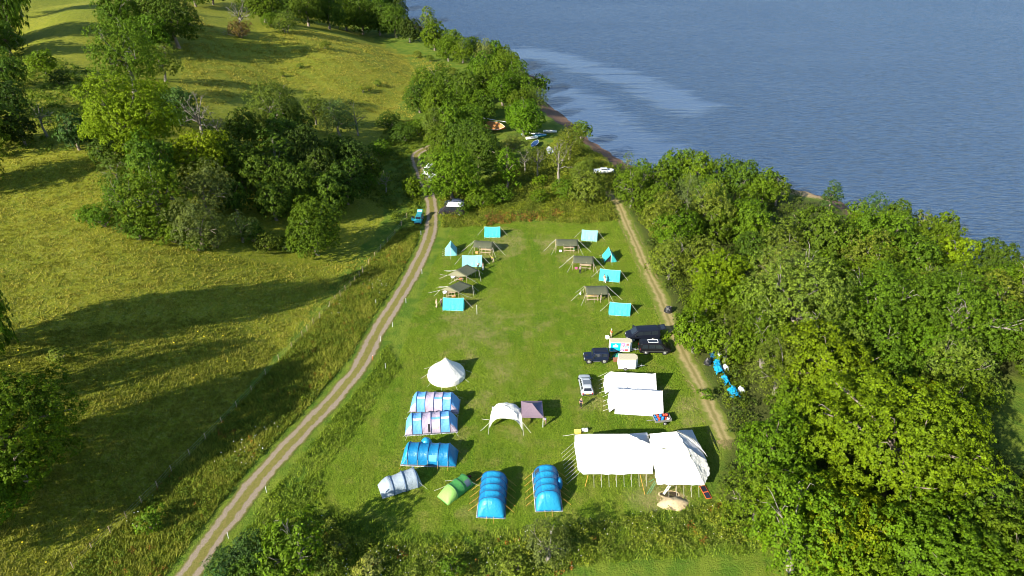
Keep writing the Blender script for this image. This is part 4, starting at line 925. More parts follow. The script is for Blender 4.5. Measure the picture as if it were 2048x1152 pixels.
# ---------------------------------------------------------------- people
SKIN = mat('skin', (0.42, 0.24, 0.16), .6); HAIRB = mat('brown_hair', (0.05, 0.03, 0.015), .8); HAIRW = mat('fair_hair', (0.45, 0.34, 0.2), .8)
BODYC = {}
def body_nodes(pose):
    J = {}; b = dict(stand=0., bend=.75, reach=.25)[pose]; hip = Vector((0, 0, .93))
    def up(h, f=0., s=0.): a = b; return hip + Vector((f + math.sin(a) * h, s, math.cos(a) * h))
    V = [hip, up(.18), up(.38), up(.50), up(.58), up(.66, .02), up(.76, .03)]; E = [(i, i + 1) for i in range(6)]; Rd = [.125, .115, .135, .10, .05, .072, .07]
    for s in (-1, 1):
        i0 = len(V); V += [up(.46, 0, s * .17), up(.22, .02 + .1 * b, s * .23)]
        el = V[-1]; w = el + (Vector((.16, -s * .05, -.16)) if pose == 'reach' else Vector((.10, -s * .02, -.21))); V += [w]; E += [(3, i0), (i0, i0 + 1), (i0 + 1, i0 + 2)]; Rd += [.062, .045, .032]
        dr = (w - el).normalized(); palm = w + dr * .075; V.append(palm); E.append((i0 + 2, i0 + 3)); Rd.append(.034); pi = i0 + 3
        sd = dr.cross(Vector((0, 1, 0))).normalized()
        for k, fl in enumerate((.065, .078, .072, .058)):
            k1 = palm + sd * (.028 * (k - 1.5) / 1.5) + dr * fl * .55; k2 = k1 + dr * fl * .4 + Vector((0, -s * .02, 0)); n = len(V); V += [k1, k2]; E += [(pi, n), (n, n + 1)]; Rd += [.010, .008]
        n = len(V); V += [w + dr * .03 - sd * .035, w + dr * .07 - sd * .055]; E += [(i0 + 2, n), (n, n + 1)]; Rd += [.013, .010]
        j = len(V); st = .09 * s * (1 if pose == 'stand' else 1.6)
        V += [Vector((0, s * .10, .86)), Vector((.02 + st * .4, s * .11, .50)), Vector((-.02 + st, s * .12, .09)), Vector((.10 + st, s * .13, .045)), Vector((.19 + st, s * .135, .03))]
        E += [(0, j), (j, j + 1), (j + 1, j + 2), (j + 2, j + 3), (j + 3, j + 4)]; Rd += [.095, .062, .042, .042, .03]
    return V, E, Rd
def skinned(name, V, E, Rd, sub=1):
    me = bpy.data.meshes.new(name); me.from_pydata(V, E, []); o = bpy.data.objects.new(name, me); COL.objects.link(o)
    md = o.modifiers.new('s', 'SKIN'); md.use_smooth_shade = True
    for i, sv in enumerate(me.skin_vertices[0].data): sv.radius = (Rd[i], Rd[i]); sv.use_root = (i == 0)
    s = o.modifiers.new('u', 'SUBSURF'); s.levels = s.render_levels = sub
    dg = bpy.context.evaluated_depsgraph_get(); out = bpy.data.meshes.new_from_object(o.evaluated_get(dg)); out.name = name
    bpy.data.objects.remove(o); bpy.data.meshes.remove(me); return out
def person(px, py, ang, pose, top, legs, label, hair=HAIRB, hat=None, tall=1.0, legbare=False):
    if pose not in BODYC:
        V, E, Rd = body_nodes(pose); full = skinned('body', V, E, Rd)
        n0 = 7; per = (len(V) - 7) // 2
        def sub(keep, infl):
            ids = [i for i in range(len(V)) if keep(i)]; mp = {v: k for k, v in enumerate(ids)}
            return skinned('cloth', [V[i] for i in ids], [(mp[a], mp[b]) for a, b in E if a in mp and b in mp], [Rd[i] + infl for i in ids])
        loc = lambda i: (i - 7) % per
        shirt = sub(lambda i: i < 4 or (i >= 7 and loc(i) in (0, 1)), .022)
        trou = sub(lambda i: i == 0 or (i >= 7 and loc(i) in (per - 5, per - 4, per - 3)), .018)
        BODYC[pose] = (full, shirt, trou, V)
    full, shirt, trou, V = BODYC[pose]
    g_ = G(px, py); r = thing('person', label, 'person', g_, ang); r.scale = (tall,) * 3
    def use(nm, me, m):
        c = me.copy(); c.materials.clear(); c.materials.append(m); return link_mesh(nm, c, r)
    use('body', full, SKIN); use('shirt', shirt, top); use('trousers', trou, legs)
    hd = V[6]; q = MB(); q.ball((hd.x - .015, hd.y, hd.z + .03), (.088, .085, .085), 10); q.build('hair', hair, r, smooth=True)
    q = MB(); q.tube([hd + Vector((.06, 0, .0)), hd + Vector((.10, 0, -.015))], [.018, .012], 5)
    for s in (-1, 1): q.ball(hd + Vector((.0, s * .082, 0)), (.02, .012, .03), 6)
    q.build('nose_and_ears', SKIN, r)
    q = MB()
    for s in (-1, 1): q.ball(hd + Vector((.072, s * .03, .012)), .011, 6)
    q.build('eyes', DARKIN, r)
    MB().ball(hd + Vector((.072, 0, -.045)), (.008, .022, .006), 6).build('mouth', mat('lips', (0.3, 0.1, 0.08), .5), r)
    if hat: q = MB(); q.ball((hd.x, hd.y, hd.z + .06), (.10, .10, .07), 10); q.tube([hd + Vector((0, 0, .05)), hd + Vector((0, 0, .06))], .14, 10); q.build('hat', hat, r, smooth=True)
    q = MB()
    for s in (-1, 1):
        st = .09 * s * (1 if pose == 'stand' else 1.6); q.ball((.06 + st, s * .13, .05), (.14, .055, .055), 8)
    q.build('shoes', DARKIN, r, smooth=True); return r
C_ = lambda n, c: mat(n, c, .85)
NAVY, WHT, YEL, RED = C_('navy_cloth', (0.015, 0.02, 0.045)), C_('white_cloth', (0.72, 0.72, 0.70)), C_('yellow_cloth', (0.80, 0.70, 0.08)), C_('orange_red_cloth', (0.60, 0.09, 0.03))
BEIGE, GREYC, LAV, BLK, GRNC, TAN = C_('beige_cloth', (0.46, 0.38, 0.26)), C_('grey_cloth', (0.25, 0.25, 0.26)), C_('lavender_cloth', (0.28, 0.30, 0.50)), C_('black_cloth', (0.015, 0.015, 0.018)), C_('green_cloth', (0.12, 0.30, 0.14)), C_('tan_cloth', (0.35, 0.25, 0.16))
person(1161.5, 815, R(250), 'stand', NAVY, BLK, 'person in dark clothes with pale hair standing below the silver car', HAIRW)
person(1222, 675.5, R(200), 'stand', RED, BEIGE, 'person in an orange-red jacket standing behind the printed trailer', WHT)
person(1091, 850, R(200), 'reach', LAV, TAN, 'person in a lavender shirt at the right leg of the purple gazebo')
person(987, 525, R(190), 'bend', YEL, BEIGE, 'person bending over in a yellow top beside the pale turquoise tent', HAIRW)
person(956, 537.5, R(300), 'bend', WHT, NAVY, 'person in white and navy stooping in front of the pale turquoise tent')
person(966.5, 541, R(180), 'stand', TAN, WHT, 'person in a tan top standing right of the pale turquoise tent')
person(873.5, 615, R(20), 'stand', BEIGE, BEIGE, 'person in beige clothes facing someone in navy, left of the lowest turquoise tent', HAIRW)
person(883, 613, R(200), 'stand', NAVY, BLK, 'person in navy clothes at the left end of the lowest turquoise tent')
person(1160, 547, R(120), 'stand', GREYC, BLK, 'person in grey top and black trousers at the front of the middle right dining shelter')
person(1209.5, 566, R(100), 'bend', TAN, WHT, 'person bending over in front of the turquoise tent on the right row')
person(1202, 601, R(170), 'stand', BEIGE, BEIGE, 'person in beige standing under the lowest right dining shelter')
person(1148, 503, R(200), 'reach', NAVY, GRNC, 'person in navy and green at the upper right dining shelter')
person(1211, 594, R(150), 'bend', C_('pale_blue_cloth', (0.4, 0.5, 0.65)), NAVY, 'person in pale blue crouching at the right end of the lowest dining shelter', HAIRW, tall=.92)
person(918, 553.5, R(0), 'bend', TAN, NAVY, 'person in tan leaning over the table under the upper diamond shaped tarp')
person(933, 556, R(60), 'stand', GREYC, NAVY, 'person in grey under the upper diamond shaped tarp', tall=.95)
person(898, 589, R(30), 'bend', WHT, TAN, 'person in white leaning over the table under the lower diamond shaped tarp', HAIRW, tall=.95)
person(957, 498, R(180), 'stand', WHT, GREYC, 'person in white under the far left dining shelter', tall=.95)

# ---------------------------------------------------------------- dining shelters
def bench_table(ctr, ang, label, L=2.2, stuffc=None):
    r = thing('camp_table', label, 'table', ctr, ang); q = MB()
    for y in (-.3, -.1, .1, .3): q.tube([(-L / 2, y, .75), (L / 2, y, .75)], .06, 6)
    q.build('table_top', WOOD_P, r)
    for s in (-1, 1):
        MB().tube([(-L / 2, s * .75, .42), (L / 2, s * .75, .42)], .07, 6).build('bench_pole', WOOD_P, r)
        for e in (-1, 1): MB().tube([(e * L * .4, s * .8, 0), (e * L * .4, -s * .15, .95)], .045, 6).build('leg', WOOD_P, r)
    return r
def crate(ctr, ang, col, nm, label, dims=(.5, .35, .28)):
    r = thing('storage_box', label, 'box', ctr, ang); m = mat(nm, col, .5); q = MB(); w, d, h = dims
    q.box((0, 0, h / 2), dims, 0, 0, 1.08); q.build('tub', m, r); q = MB(); q.box((0, 0, h + .02), (w * 1.14, d * 1.16, .05)); q.build('lid', mat(nm + '_lid', tuple(min(1, x * 1.25) for x in col), .5), r); return r
def shelter(pl, pr, depth, label, legs=3, ctr=None):
    """gabled tarp on poles; pl, pr = near feet of the near eave's end poles in the photo"""
    a, b = G(*pl), G(*pr); d = b - a; L = d.length; ang = math.atan2(d.y, d.x); nrm = Vector((-math.sin(ang), math.cos(ang), 0))
    c = (a + b) / 2 + nrm * (depth / 2 + .3); r = thing('dining_shelter', label, 'tarp shelter', c, ang)
    mb = MB(); rows = []; n = 10; ez, rz_ = 1.75, 2.3
    for i in range(n + 1):
        x = -L / 2 + L * i / n; s = .07 * math.sin(math.pi * ((i * legs / n) % 1)); rows.append([(x, depth / 2 + .15, ez - .12 - s), (x, depth / 2, ez - s * .5), (x, depth / 4, (ez + rz_) / 2 + .03), (x, 0, rz_ - .03 * (i % 3)), (x, -depth / 4, (ez + rz_) / 2 + .03), (x, -depth / 2, ez - s * .5), (x, -depth / 2 - .15, ez - .12 - s)])
    mb.grid(rows).build('tarp', OLIVE, r, smooth=True, solid=.01)
    for s in (-1, 1):
        for i in range(legs + 1):
            x = -L / 2 * .98 + L * .98 * i / legs; MB().tube([(x + (.12 if i % 2 else -.1), s * (depth / 2 + .32), 0), (x, s * (depth / 2 - .02), ez + .05)], .035, 6).build('pole', WOOD_P, r)
    for e in (-1, 1):
        MB().tube([(e * L / 2, 0, 0), (e * L / 2, 0, rz_ + .08)], .04, 6).build('ridge_pole', WOOD_P, r)
        guy(r, (e * L / 2, 0, rz_), (e * (L / 2 + 2.6), -.9, .02), ROPE_W, .018); guy(r, (e * L / 2, -depth / 2, ez), (e * (L / 2 + 1.0), -depth / 2 - 1.2, .02), ROPE_W, .016); guy(r, (e * L / 2, depth / 2, ez), (e * (L / 2 + 1.4), depth / 2 + .6, .02), ROPE_W, .014)
    return r, c, ang
sh = [((946, 509), (984, 512), 2.6, 'olive dining shelter at the far left of the camp, above the pale turquoise tent', (0.62, 0.30, 0.12)),
      ((1112, 506), (1156, 507), 2.5, 'olive dining shelter on poles, uppermost of the right hand row', (0.6, 0.6, 0.58)),
      ((1145, 541), (1186, 543), 2.6, 'olive dining shelter on poles in the middle of the right hand row', (0.42, 0.10, 0.18)),
      ((1172, 606), (1217, 605), 2.7, 'olive dining shelter on poles, lowest of the right hand row with orange boxes', (0.78, 0.42, 0.05))]
for i, (a_, b_, dp, lb, bc) in enumerate(sh):
    r, c, ang = shelter(a_, b_, dp, lb, 3); f = Vector((math.cos(ang), math.sin(ang), 0)); nn = Vector((-math.sin(ang), math.cos(ang), 0))
    where = ['the far left dining shelter', 'the upper right dining shelter', 'the middle right dining shelter', 'the lowest right dining shelter'][i]
    bench_table(c - f * (.7 if i == 3 else -.5) - nn * .35, ang, 'pole table with benches under ' + where)
    cn = ['terracotta', 'white', 'wine red', 'orange'][i]
    for k in range(3 if i == 3 else 1): crate(c - f * (1.3 - .62 * k) - nn * .3 + Vector((0, 0, .81)) if i == 3 else c - f * 1.3 - nn * .9, ang + .2 * k, bc, cn.replace(' ', '_') + '_plastic', '%s box %s %s' % (cn, 'on the table under' if i == 3 else 'on the grass under', where) + ['', ', middle one of three', ', right one of three'][k])
def hypar(pts, zs, flap, fz, feet, ropes, label, off):
    cs = [P(x, y, z) for (x, y), z in zip(pts, zs)]; ctr = sum(cs, Vector()) / 4; o = Vector((ctr.x, ctr.y, 0)); r = thing('tarp_shelter', label, 'tarp shelter', o)
    fl = [P(x, y, z) for (x, y), z in zip(flap, fz)]
    def sheet(q4, nm, m):
        A, B, C, D = q4; n = 8; rows = []
        for i in range(n + 1):
            u = i / n; row = []
            for j in range(n + 1):
                v = j / n; p = A.lerp(B, u).lerp(D.lerp(C, u), v) - o; p.z -= .10 * math.sin(math.pi * u) * math.sin(math.pi * v); row.append(p)
            rows.append(row)
        MB().grid(rows).build(nm, m, r, smooth=True, solid=.01)
    sheet(cs, 'tarp', OLIVE); sheet(fl, 'side_tarp', OLIVE_LIT)
    for p in cs + [cs[1].lerp(cs[2], .35), cs[1].lerp(cs[2], .7), fl[2]]:
        q = p - o; MB().tube([(q.x, q.y, 0), (q.x, q.y, q.z + .08)], .032, 6).build('pole', WOOD_P, r)
    for (k, gx, gy) in ropes:
        p = (cs + fl)[k] - o; e = G(gx, gy) - o; guy(r, p, e, ROPE_W, .017)
    return r, o
r, o1 = hypar([(912, 540), (934, 528.5), (957.5, 540.5), (933, 553)], [2.3, 2.15, 1.85, 2.1], [(912, 540), (933, 553), (920, 553.5), (894, 550.5)], [2.3, 2.1, 1.6, 1.35], None,
    [(2, 966, 548), (2, 961, 558), (3, 951, 562), (3, 955, 567), (3, 940, 560), (7, 880, 549), (7, 879, 557), (0, 892, 544), (6, 898, 568), (0, 889, 541), (2, 962, 563)], 'diamond shaped olive tarp on poles, upper of a pair on the left row', 0)
r, o2 = hypar([(896, 573), (920, 562), (945, 571), (917, 585)], [2.3, 2.15, 1.85, 2.1], [(896, 573), (917, 585), (903, 583), (880, 580)], [2.3, 2.1, 1.6, 1.35], None,
    [(2, 957, 582), (2, 952, 591), (3, 936, 594), (3, 944, 596), (3, 930, 599), (7, 857, 586), (7, 868, 592), (0, 873, 576), (0, 878, 573), (2, 948, 594)], 'diamond shaped olive tarp on poles, lower of a pair on the left row', 0)
bench_table(G(916, 559), .3, 'pole table under the upper diamond shaped tarp', 1.8); bench_table(G(901, 591), .2, 'pole table under the lower diamond shaped tarp', 1.8)
crate(G(921, 560), .2, (0.5, 0.16, 0.06), 'rust_plastic', 'rust red box on the grass under the upper diamond shaped tarp'); crate(G(908, 594), .5, (0.62, 0.30, 0.12), 'terracotta_plastic', 'terracotta box on the grass under the lower diamond shaped tarp')
def dish(c, label, rad=.38):
    r = thing('wash_bowl', label, 'bowl', c); q = MB(); rows = []
    for rr, z in ((.02, .05), (.7, .04), (1, .28), (1.06, .28), (.75, .0), (.02, .0)): rows.append([(rad * rr * math.cos(k * .3927), rad * rr * math.sin(k * .3927), z) for k in range(16)])
    q.grid(rows, closed=True); q.build('bowl', WHTRIM, r, smooth=True); st = MB()
    for k in range(3): a = k * 2.09; st.tube([(.3 * math.cos(a), .3 * math.sin(a), .1), (.42 * math.cos(a), .42 * math.sin(a), -.72)], .025, 5)
    st.build('tripod_stand', WOOD_P, r); r.location.z += .72
dish(G(906, 562), 'white bowl on a stand left of the upper diamond shaped tarp'); dish(G(890, 593), 'white bowl on a stand left of the lower diamond shaped tarp')
wb = thing('water_bag', 'white water bag hanging by the lowest right dining shelter', 'water bag', G(1160.5, 592)); MB().ball((0, 0, .5), (.16, .12, .26), 10).build('bag_body', WHTRIM, wb, smooth=True); MB().tube([(0, 0, 0), (0, 0, 1.3)], .02, 5).build('post', WOOD_P, wb)
st = thing('tall_stake', 'tall white pole standing alone right of the lowest left turquoise tent', 'pole', G(954, 629)); MB().tube([(0, 0, 0), (0, 0, 1.9)], .03, 6).build('shaft', WHTRIM, st); MB().ball((0, 0, 1.93), .05, 6).build('cap', WHTRIM, st)

# ---------------------------------------------------------------- gazebos
def root_at(px, py, name, label, cat): return thing(name, label, cat, G(px, py))
A, B, C, D = G(979, 856), G(1045, 861), G(1043, 826), G(984, 824)      # feet: near left, near right, far right, far left
ctr = (A + B + C + D) / 4; r = thing('dome_shelter', 'white domed event shelter with arched openings beside the purple gazebo', 'gazebo', ctr)
n = 12; rows = []
for i in range(n + 1):
    u = i / n * 2 - 1; row = []
    for j in range(n + 1):
        v = j / n * 2 - 1
        # arch heights rise to 2.7 at the top; cut away the middle of each side
        e = max(abs(u), abs(v)); o_ = min(abs(u), abs(v)); zz = 2.65 * (1 - (max(0, e - .18) / .82) ** 2.4 * (o_ ** 1.3)) - .62 * e ** 2 * (1 - o_ * .3)
        if e > .999: zz = 1.82 * (1 - o_ ** 4.5) if o_ < .999 else 0.0
        k = 1 - .10 * e * (1 - o_)
        uu, vv = u * (.93 if abs(v) < .99 else 1) , v * (.93 if abs(u) < .99 else 1)
        base = A.lerp(B, (u + 1) / 2).lerp(D.lerp(C, (u + 1) / 2), (v + 1) / 2) - ctr
        row.append((base.x * k, base.y * k, max(zz, 0)))
    rows.append(row)
MB().grid(rows).build('canopy', WHITE_IV, r, smooth=False, solid=.012)
for (p, q_) in ((A, C), (B, D)):
    mb = MB(); mb.tube([(p.lerp(q_, k / 14) - ctr) * 1.0 + Vector((0, 0, 2.72 * math.sin(math.pi * k / 14) ** .62)) for k in range(15)], .03, 5); mb.build('arch_pole', mat('grey_pole', (0.35, 0.38, 0.4), .4, .5, .6), r)
for p, ex, ey in ((A, 964, 838), (A, 961, 862), (A, 977, 869), (B, 1047, 871), (B, 1062, 866)):
    lp = p - ctr; guy(r, (lp.x, lp.y, 1.5 if ex != 961 else 1.0), G(ex, ey) - ctr, ROPE_W, .02)
PURP = cloth('purple_nylon', (0.20, 0.145, 0.18), .35, 1.2, .12); PURD = cloth('violet_panel', (0.11, 0.11, 0.19), .35, 1.2, .1)
q4 = [P(1043, 833, 1.95), P(1087, 834, 1.95), P(1084, 802, 1.95), P(1042, 802, 1.95)]; ctr = sum(q4, Vector()) / 4; g0 = Vector((ctr.x, ctr.y, 0)); r = thing('popup_gazebo', 'purple pop-up gazebo with a pyramid roof joined to the white dome shelter', 'gazebo', g0)
apex = Vector((0, 0, 2.95)); mb = MB(); c4 = [p - g0 for p in q4]
for i in range(4):
    a, b = c4[i], c4[(i + 1) % 4]; rows = []
    for k in range(6):
        f = k / 5; rows.append([a.lerp(b, m_ / 5).lerp(apex, f) - Vector((0, 0, .10 * math.sin(math.pi * f) + .03 * math.sin(math.pi * m_ / 5) * (1 - f))) for m_ in range(6)])
    mb.grid(rows, 1 if i == 1 else 0)
mb.build('roof', [PURP, PURD], r, solid=.012)
mb = MB()
for i in range(4): a, b = c4[i] * 1.01, c4[(i + 1) % 4] * 1.01; a.z = b.z = 1.96; mb.slab([a - Vector((0, 0, .22)), b - Vector((0, 0, .22)), b, a], .01)
mb.build('valance', PURP, r)
for p in c4: MB().tube([(p.x * .97, p.y * .97, 0), (p.x * .97, p.y * .97, 1.95)], .04, 4).build('leg', WHTRIM, r)

# ---------------------------------------------------------------- white marquees
def roof_part(r, o, name, m, pts, sub=6, wob=.05, seed=0, solid=.015):
    """a sheet of canvas hung between three or four corners, slightly uneven"""
    q = [Vector(p) - o for p in pts]
    if len(q) == 3: q = [q[0], q[1], q[2], q[2]]
    rg_ = random.Random(seed); rows = []
    for i in range(sub + 1):
        u = i / sub; row = []
        for j in range(sub + 1):
            v = j / sub; p = q[0].lerp(q[1], u).lerp(q[3].lerp(q[2], u), v); e = math.sin(math.pi * u) * math.sin(math.pi * v)
            p.z += e * (-.10 + rg_.uniform(-1, 1) * wob); ed = (u in (0, 1)) != (v in (0, 1)); p += Vector((rg_.uniform(-1, 1), rg_.uniform(-1, 1), 0)) * (.09 if ed and sub > 7 else .02); row.append(p)
        rows.append(row)
    return MB().grid(rows).build(name, m, r, smooth=False, solid=solid)
def eave_ropes(r, o, a, b, n, out, mm=ROPE_W, name='guy_rope', pole=True):
    for k in range(n):
        p = Vector(a).lerp(Vector(b), (k + .5) / n); e = p + Vector(out); e.z = 0.02; guy(r, p - o, e - o, mm, .013)
        if pole and k % 2: MB().tube([(p.x - o.x, p.y - o.y, 0), (p.x - o.x, p.y - o.y, p.z + .03)], .025, 5).build('side_pole', WOOD_P, r)
# twin ridge store tents
def ridge_store(rl, rr, half, H, label, front_y, seed):
    a, b = P(*rl, H), P(*rr, H); o = Vector(((a.x + b.x) / 2, (a.y + b.y) / 2, 0)); r = thing('marquee', label, 'marquee', o)
    d = (b - a).normalized(); n = Vector((d.y, -d.x, 0)); E = .85; h1 = half
    al, bl = a + n * h1, b + n * h1; ar, br = a - n * h1, b - n * h1
    for p in (al, bl, ar, br): p.z = E
    al -= d * .1; bl += d * .1
    N = 11; rows = []
    rg_ = random.Random(seed)
    for i in range(N + 1):
        f = i / N; rp = a.lerp(b, f); rp.z -= .12 * abs(math.sin(math.pi * f * 4)); e1, e2 = al.lerp(bl, f), ar.lerp(br, f); sc = .14 * (i % 2)
        hem1 = e1 + n * .28; hem1.z = .02; hem2 = e2 - n * .28; hem2.z = .02
        rows.append([hem2 - o, e2 - o - Vector((0, 0, sc)), e2.lerp(rp, .5) - o - Vector((0, 0, .05 + rg_.uniform(0, .05))), rp - o, e1.lerp(rp, .5) - o - Vector((0, 0, .06 + rg_.uniform(0, .06))), e1 - o - Vector((0, 0, sc * .6)), hem1 - o])
    MB().grid(rows).build('canvas', WHITE_C, r, solid=.015)
    for e, s, pt in ((-1, a, (al, ar)), (1, b, (bl, br))):
        q = MB(); x = d * e * .0; base1, base2 = pt[0].copy(), pt[1].copy(); base1.z = base2.z = .02; k = d * e * (.75 if e < 0 else .08)
        q.poly([s - o, pt[0] - o, base1 + k - o, (base1 + base2) / 2 + k * 1.3 - o]); q.poly([s - o, (base1 + base2) / 2 + k * 1.3 - o, base2 + k - o, pt[1] - o]); q.build('end_wall', WHITE_C if e < 0 else SHADEC, r, solid=.01)
        MB().tube([(s.x - o.x, s.y - o.y, 0), (s.x - o.x, s.y - o.y, H + .1)], .05, 6).build('upright_pole', WOOD_P, r)
    for k in range(5):
        p = a - d * .05 + n * (k - 2) * .9 * half / 2; p.z = E; e = p - d * 1.6; e.z = .02; guy(r, p - o - d * .35, e - o, ROPE_W, .016)
    return r
ridge_store((1223, 743), (1311.5, 747), 2.15, 2.55, 'upper of two adjoining white ridge marquees below the small white trailer', 0, 1)
ridge_store((1232, 776.5), (1325, 782), 2.3, 2.55, 'lower of two adjoining white ridge marquees, above the open trailer of barrels', 0, 2)
# big marquee in two halves: white half left, ivory half right
o = G(1228, 920); r = thing('marquee', 'big white marquee half with a long row of guy ropes at its left end', 'marquee', o)
Hr, He = 4.1, 1.15
ridL, ridR = P(1152, 869, 3.0), P(1256, 868, Hr); fl_, fr_ = P(1158, 946, He), P(1307, 947, He); bl_, br_ = P(1150, 867, 1.7), P(1293, 866, 2.2); ml_ = P(1150, 895, 1.5)
fl2 = P(1167, 949, He); fm = P(1230, 947, He); eL = P(1149, 880, 1.9)
roof_part(r, o, 'roof', WHITE_C, [fl2, P(1306, 948, He), P(1303, 889, 2.9), P(1157, 888, 3.0)], 12, .05, 1)
roof_part(r, o, 'roof', WHITE_C, [P(1157, 888, 3.0), P(1303, 889, 2.9), ridR, P(1166, 868.5, 3.9)], 8, .03, 2)
roof_part(r, o, 'roof_end', WHITE_C, [P(1157, 888, 3.0), P(1166, 868.5, 3.9), P(1150, 870, 2.0), P(1149, 890, 1.5)], 5, .02, 3)
roof_part(r, o, 'roof_end', WHITE_C, [fl2, P(1157, 888, 3.0), P(1149, 890, 1.5), P(1156, 940, He)], 6, .03, 4)
bk1, bk2 = P(1166, 868.5, 3.9) + Vector((-.3, 2.5, -2.75)), ridR + Vector((2.0, 2.4, -2.9))
roof_part(r, o, 'roof', WHITE_C, [P(1166, 868.5, 3.9), ridR, bk2, bk1], 6, .03, 5)
roof_part(r, o, 'hip_panel', SHADEC, [ridR, P(1303, 889, 2.6), P(1294, 865, 2.3), P(1294, 865, 2.3)], 5, .02, 6)
for k in range(9):
    p = P(1149 + k * 1.5, 884 + k * 7.4, 1.3); e = p + Vector((-1.7, -.8, 0)); e.z = .02; guy(r, p - o, e - o, ROPE_W, .011)
guy(r, P(1150, 868, 1.9) - o, G(1126, 872) - o, ROPE_W, .02)
eave_ropes(r, o, P(1180, 949, He), P(1300, 947, He), 8, (0, -1.05, 0))
for (x0, y0, x1, y1) in ((1176, 950, 1170, 974), (1280, 949, 1290, 990)): guy(r, P(x0, y0, He) - o, G(x1, y1) - o, ROPE_O, .026)
q = MB()
wl = [P(1160, 946, He), P(1306, 947, He), ridR + Vector((2.2, 2.3, -2.9)), bk1]
for i in (2,): a, b = wl[i] - o, wl[(i + 1) % 4] - o; q.slab([(a.x, a.y, 0), (b.x, b.y, 0), b, a], .02)
q.build('back_wall', SHADEC, r)
o = G(1360, 930); r = thing('marquee', 'big ivory marquee half with shade-grey panels at its right, beside the dug earth', 'marquee', o)
ap = P(1353, 863, 4.2); apl = P(1299, 868, 3.9)
v1, v2 = P(1303, 889, 2.95), P(1312, 958, He)
roof_part(r, o, 'roof', WHITE_IV, [P(1314, 969, He - .02), P(1409, 970, He), P(1372, 893, 3.2), P(1301, 900, 2.85)], 12, .06, 11)
roof_part(r, o, 'roof', WHITE_IV, [P(1301, 900, 2.85), P(1372, 893, 3.2), ap, apl], 8, .04, 12)
roof_part(r, o, 'front_wing', WHITE_IV, [P(1409, 970, He), P(1420, 945, He), P(1413, 920, 1.7), P(1372, 893, 3.2)], 8, .05, 13)
roof_part(r, o, 'hip_panel', SHADEC, [ap, P(1372, 893, 3.0), P(1413, 920, 1.5), P(1396, 888, 1.9)], 6, .05, 14)
roof_part(r, o, 'hip_seam', WHITE_IV, [ap + Vector((0, 0, .03)), P(1395, 882, 2.35), P(1415, 914, 1.7), P(1396, 888, 2.0)], 4, .0, 15)
roof_part(r, o, 'hip_panel', SHADEC, [ap + Vector((.1, .1, .05)), P(1395, 882, 2.3), P(1384, 859.5, 1.9), P(1370, 860, 3.0)], 5, .03, 16)
bk1, bk2 = apl + Vector((0, 2.4, -2.9)), ap + Vector((2.2, 2.4, -2.9))
roof_part(r, o, 'roof', WHITE_IV, [apl, ap, bk2, bk1], 6, .03, 17)
roof_part(r, o, 'side_wall', SHADEC, [P(1384, 859.5, 1.9), P(1413, 920, 1.5), G(1418, 938), G(1392, 882)], 5, .04, 18)
eave_ropes(r, o, P(1330, 971, He), P(1405, 971, He), 5, (0, -.8, 0))
q = MB()
for (x0, y0, x1, y1) in ((1337, 971, 1326, 988), (1341, 972, 1328, 989)): q.tube([P(x0, y0, He) - o, G(x1, y1) - o], .05, 6)
q.build('prop_pole', WHTRIM, r)
for (x0, y0, x1, y1) in ((1310, 962, 1294, 988), (1311, 966, 1300, 986), (1308, 958, 1298, 964)): guy(r, P(x0, y0, He) - o, G(x1, y1) - o, mat('green_cord', (0.05, 0.35, 0.2), .7), .02)
# yellow crate and cans left of the marquee
crate(G(1155, 866), .1, (0.65, 0.48, 0.10), 'yellow_plastic', 'yellow crate at the top left corner of the big white marquee', (.8, .5, .4))
for k, (x, y) in enumerate([(1166.5, 862.5), (1172.5, 862.5)]):
    rr = thing('jerrycan', 'white water can %s the two beside the yellow crate' % ['left of', 'right of'][k], 'water can', G(x, y), .3); MB().box((0, 0, .25), (.42, .3, .46), 0, 0, .9).build('can_body', WHTRIM, rr); MB().tube([(.1, 0, .46), (.1, 0, .56)], .05, 6).build('spout', NAVY, rr)
# dug earth, pit, sand heap
c = G(1346, 1006); r = thing('sand_heap', 'heap of pale dug sand in front of the marquee', 'sand heap', c); rows = []; rg_ = random.Random(3)
for i in range(9):
    f = i / 8; rows.append([((1.85 * f) * math.cos(k * .314) * (1 + .12 * math.sin(k * 1.3)), 1.15 * f * math.sin(k * .314) * (1 + .1 * math.sin(k * 2.1)) - .1, .62 * (1 - f ** 1.6) - .03 * (f > .95) + rg_.uniform(-.045, .045) * (f > .05)) for k in range(20)])
MB().grid(rows, closed=True).build('sand', mat('pale_sand', (0.52, 0.40, 0.23), .95, .05, var=.25, scale=5, bump=.9), r, smooth=True)
q = MB()
for k in range(14): a = rg_.uniform(0, 6.28); d_ = rg_.uniform(.5, 1.7); q.ball((d_ * math.cos(a), d_ * .7 * math.sin(a) - .1, .5 * (1 - d_ / 1.9)), rg_.uniform(.06, .14), 6)
q.build('clods', mat('earth_clod', (0.36, 0.26, 0.15), .95), r)
c = G(1338, 989); r = thing('trench', 'dark dug trench between the marquee and the sand heap', 'pit', c + Vector((0, 0, .03))); q = MB()
q.poly([(1.15 * math.cos(k * .449), .42 * math.sin(k * .449) + .1 * math.sin(k), .015) for k in range(14)]); q.build('pit_floor', mat('dark_earth', (0.045, 0.03, 0.018), .95), r)  # flat dark brown sheet at ground level marks the trench
q = MB(); q.grid([[(rr_ * 1.25 * math.cos(k * .449), rr_ * .55 * math.sin(k * .449), z + rg_.uniform(0, .05)) for k in range(14)] for rr_, z in ((1.12, -.03), (1.02, .05), (.93, .02))], closed=True); q.build('spoil_rim', mat('pale_sand', (0.5, 0.38, 0.2)), r)
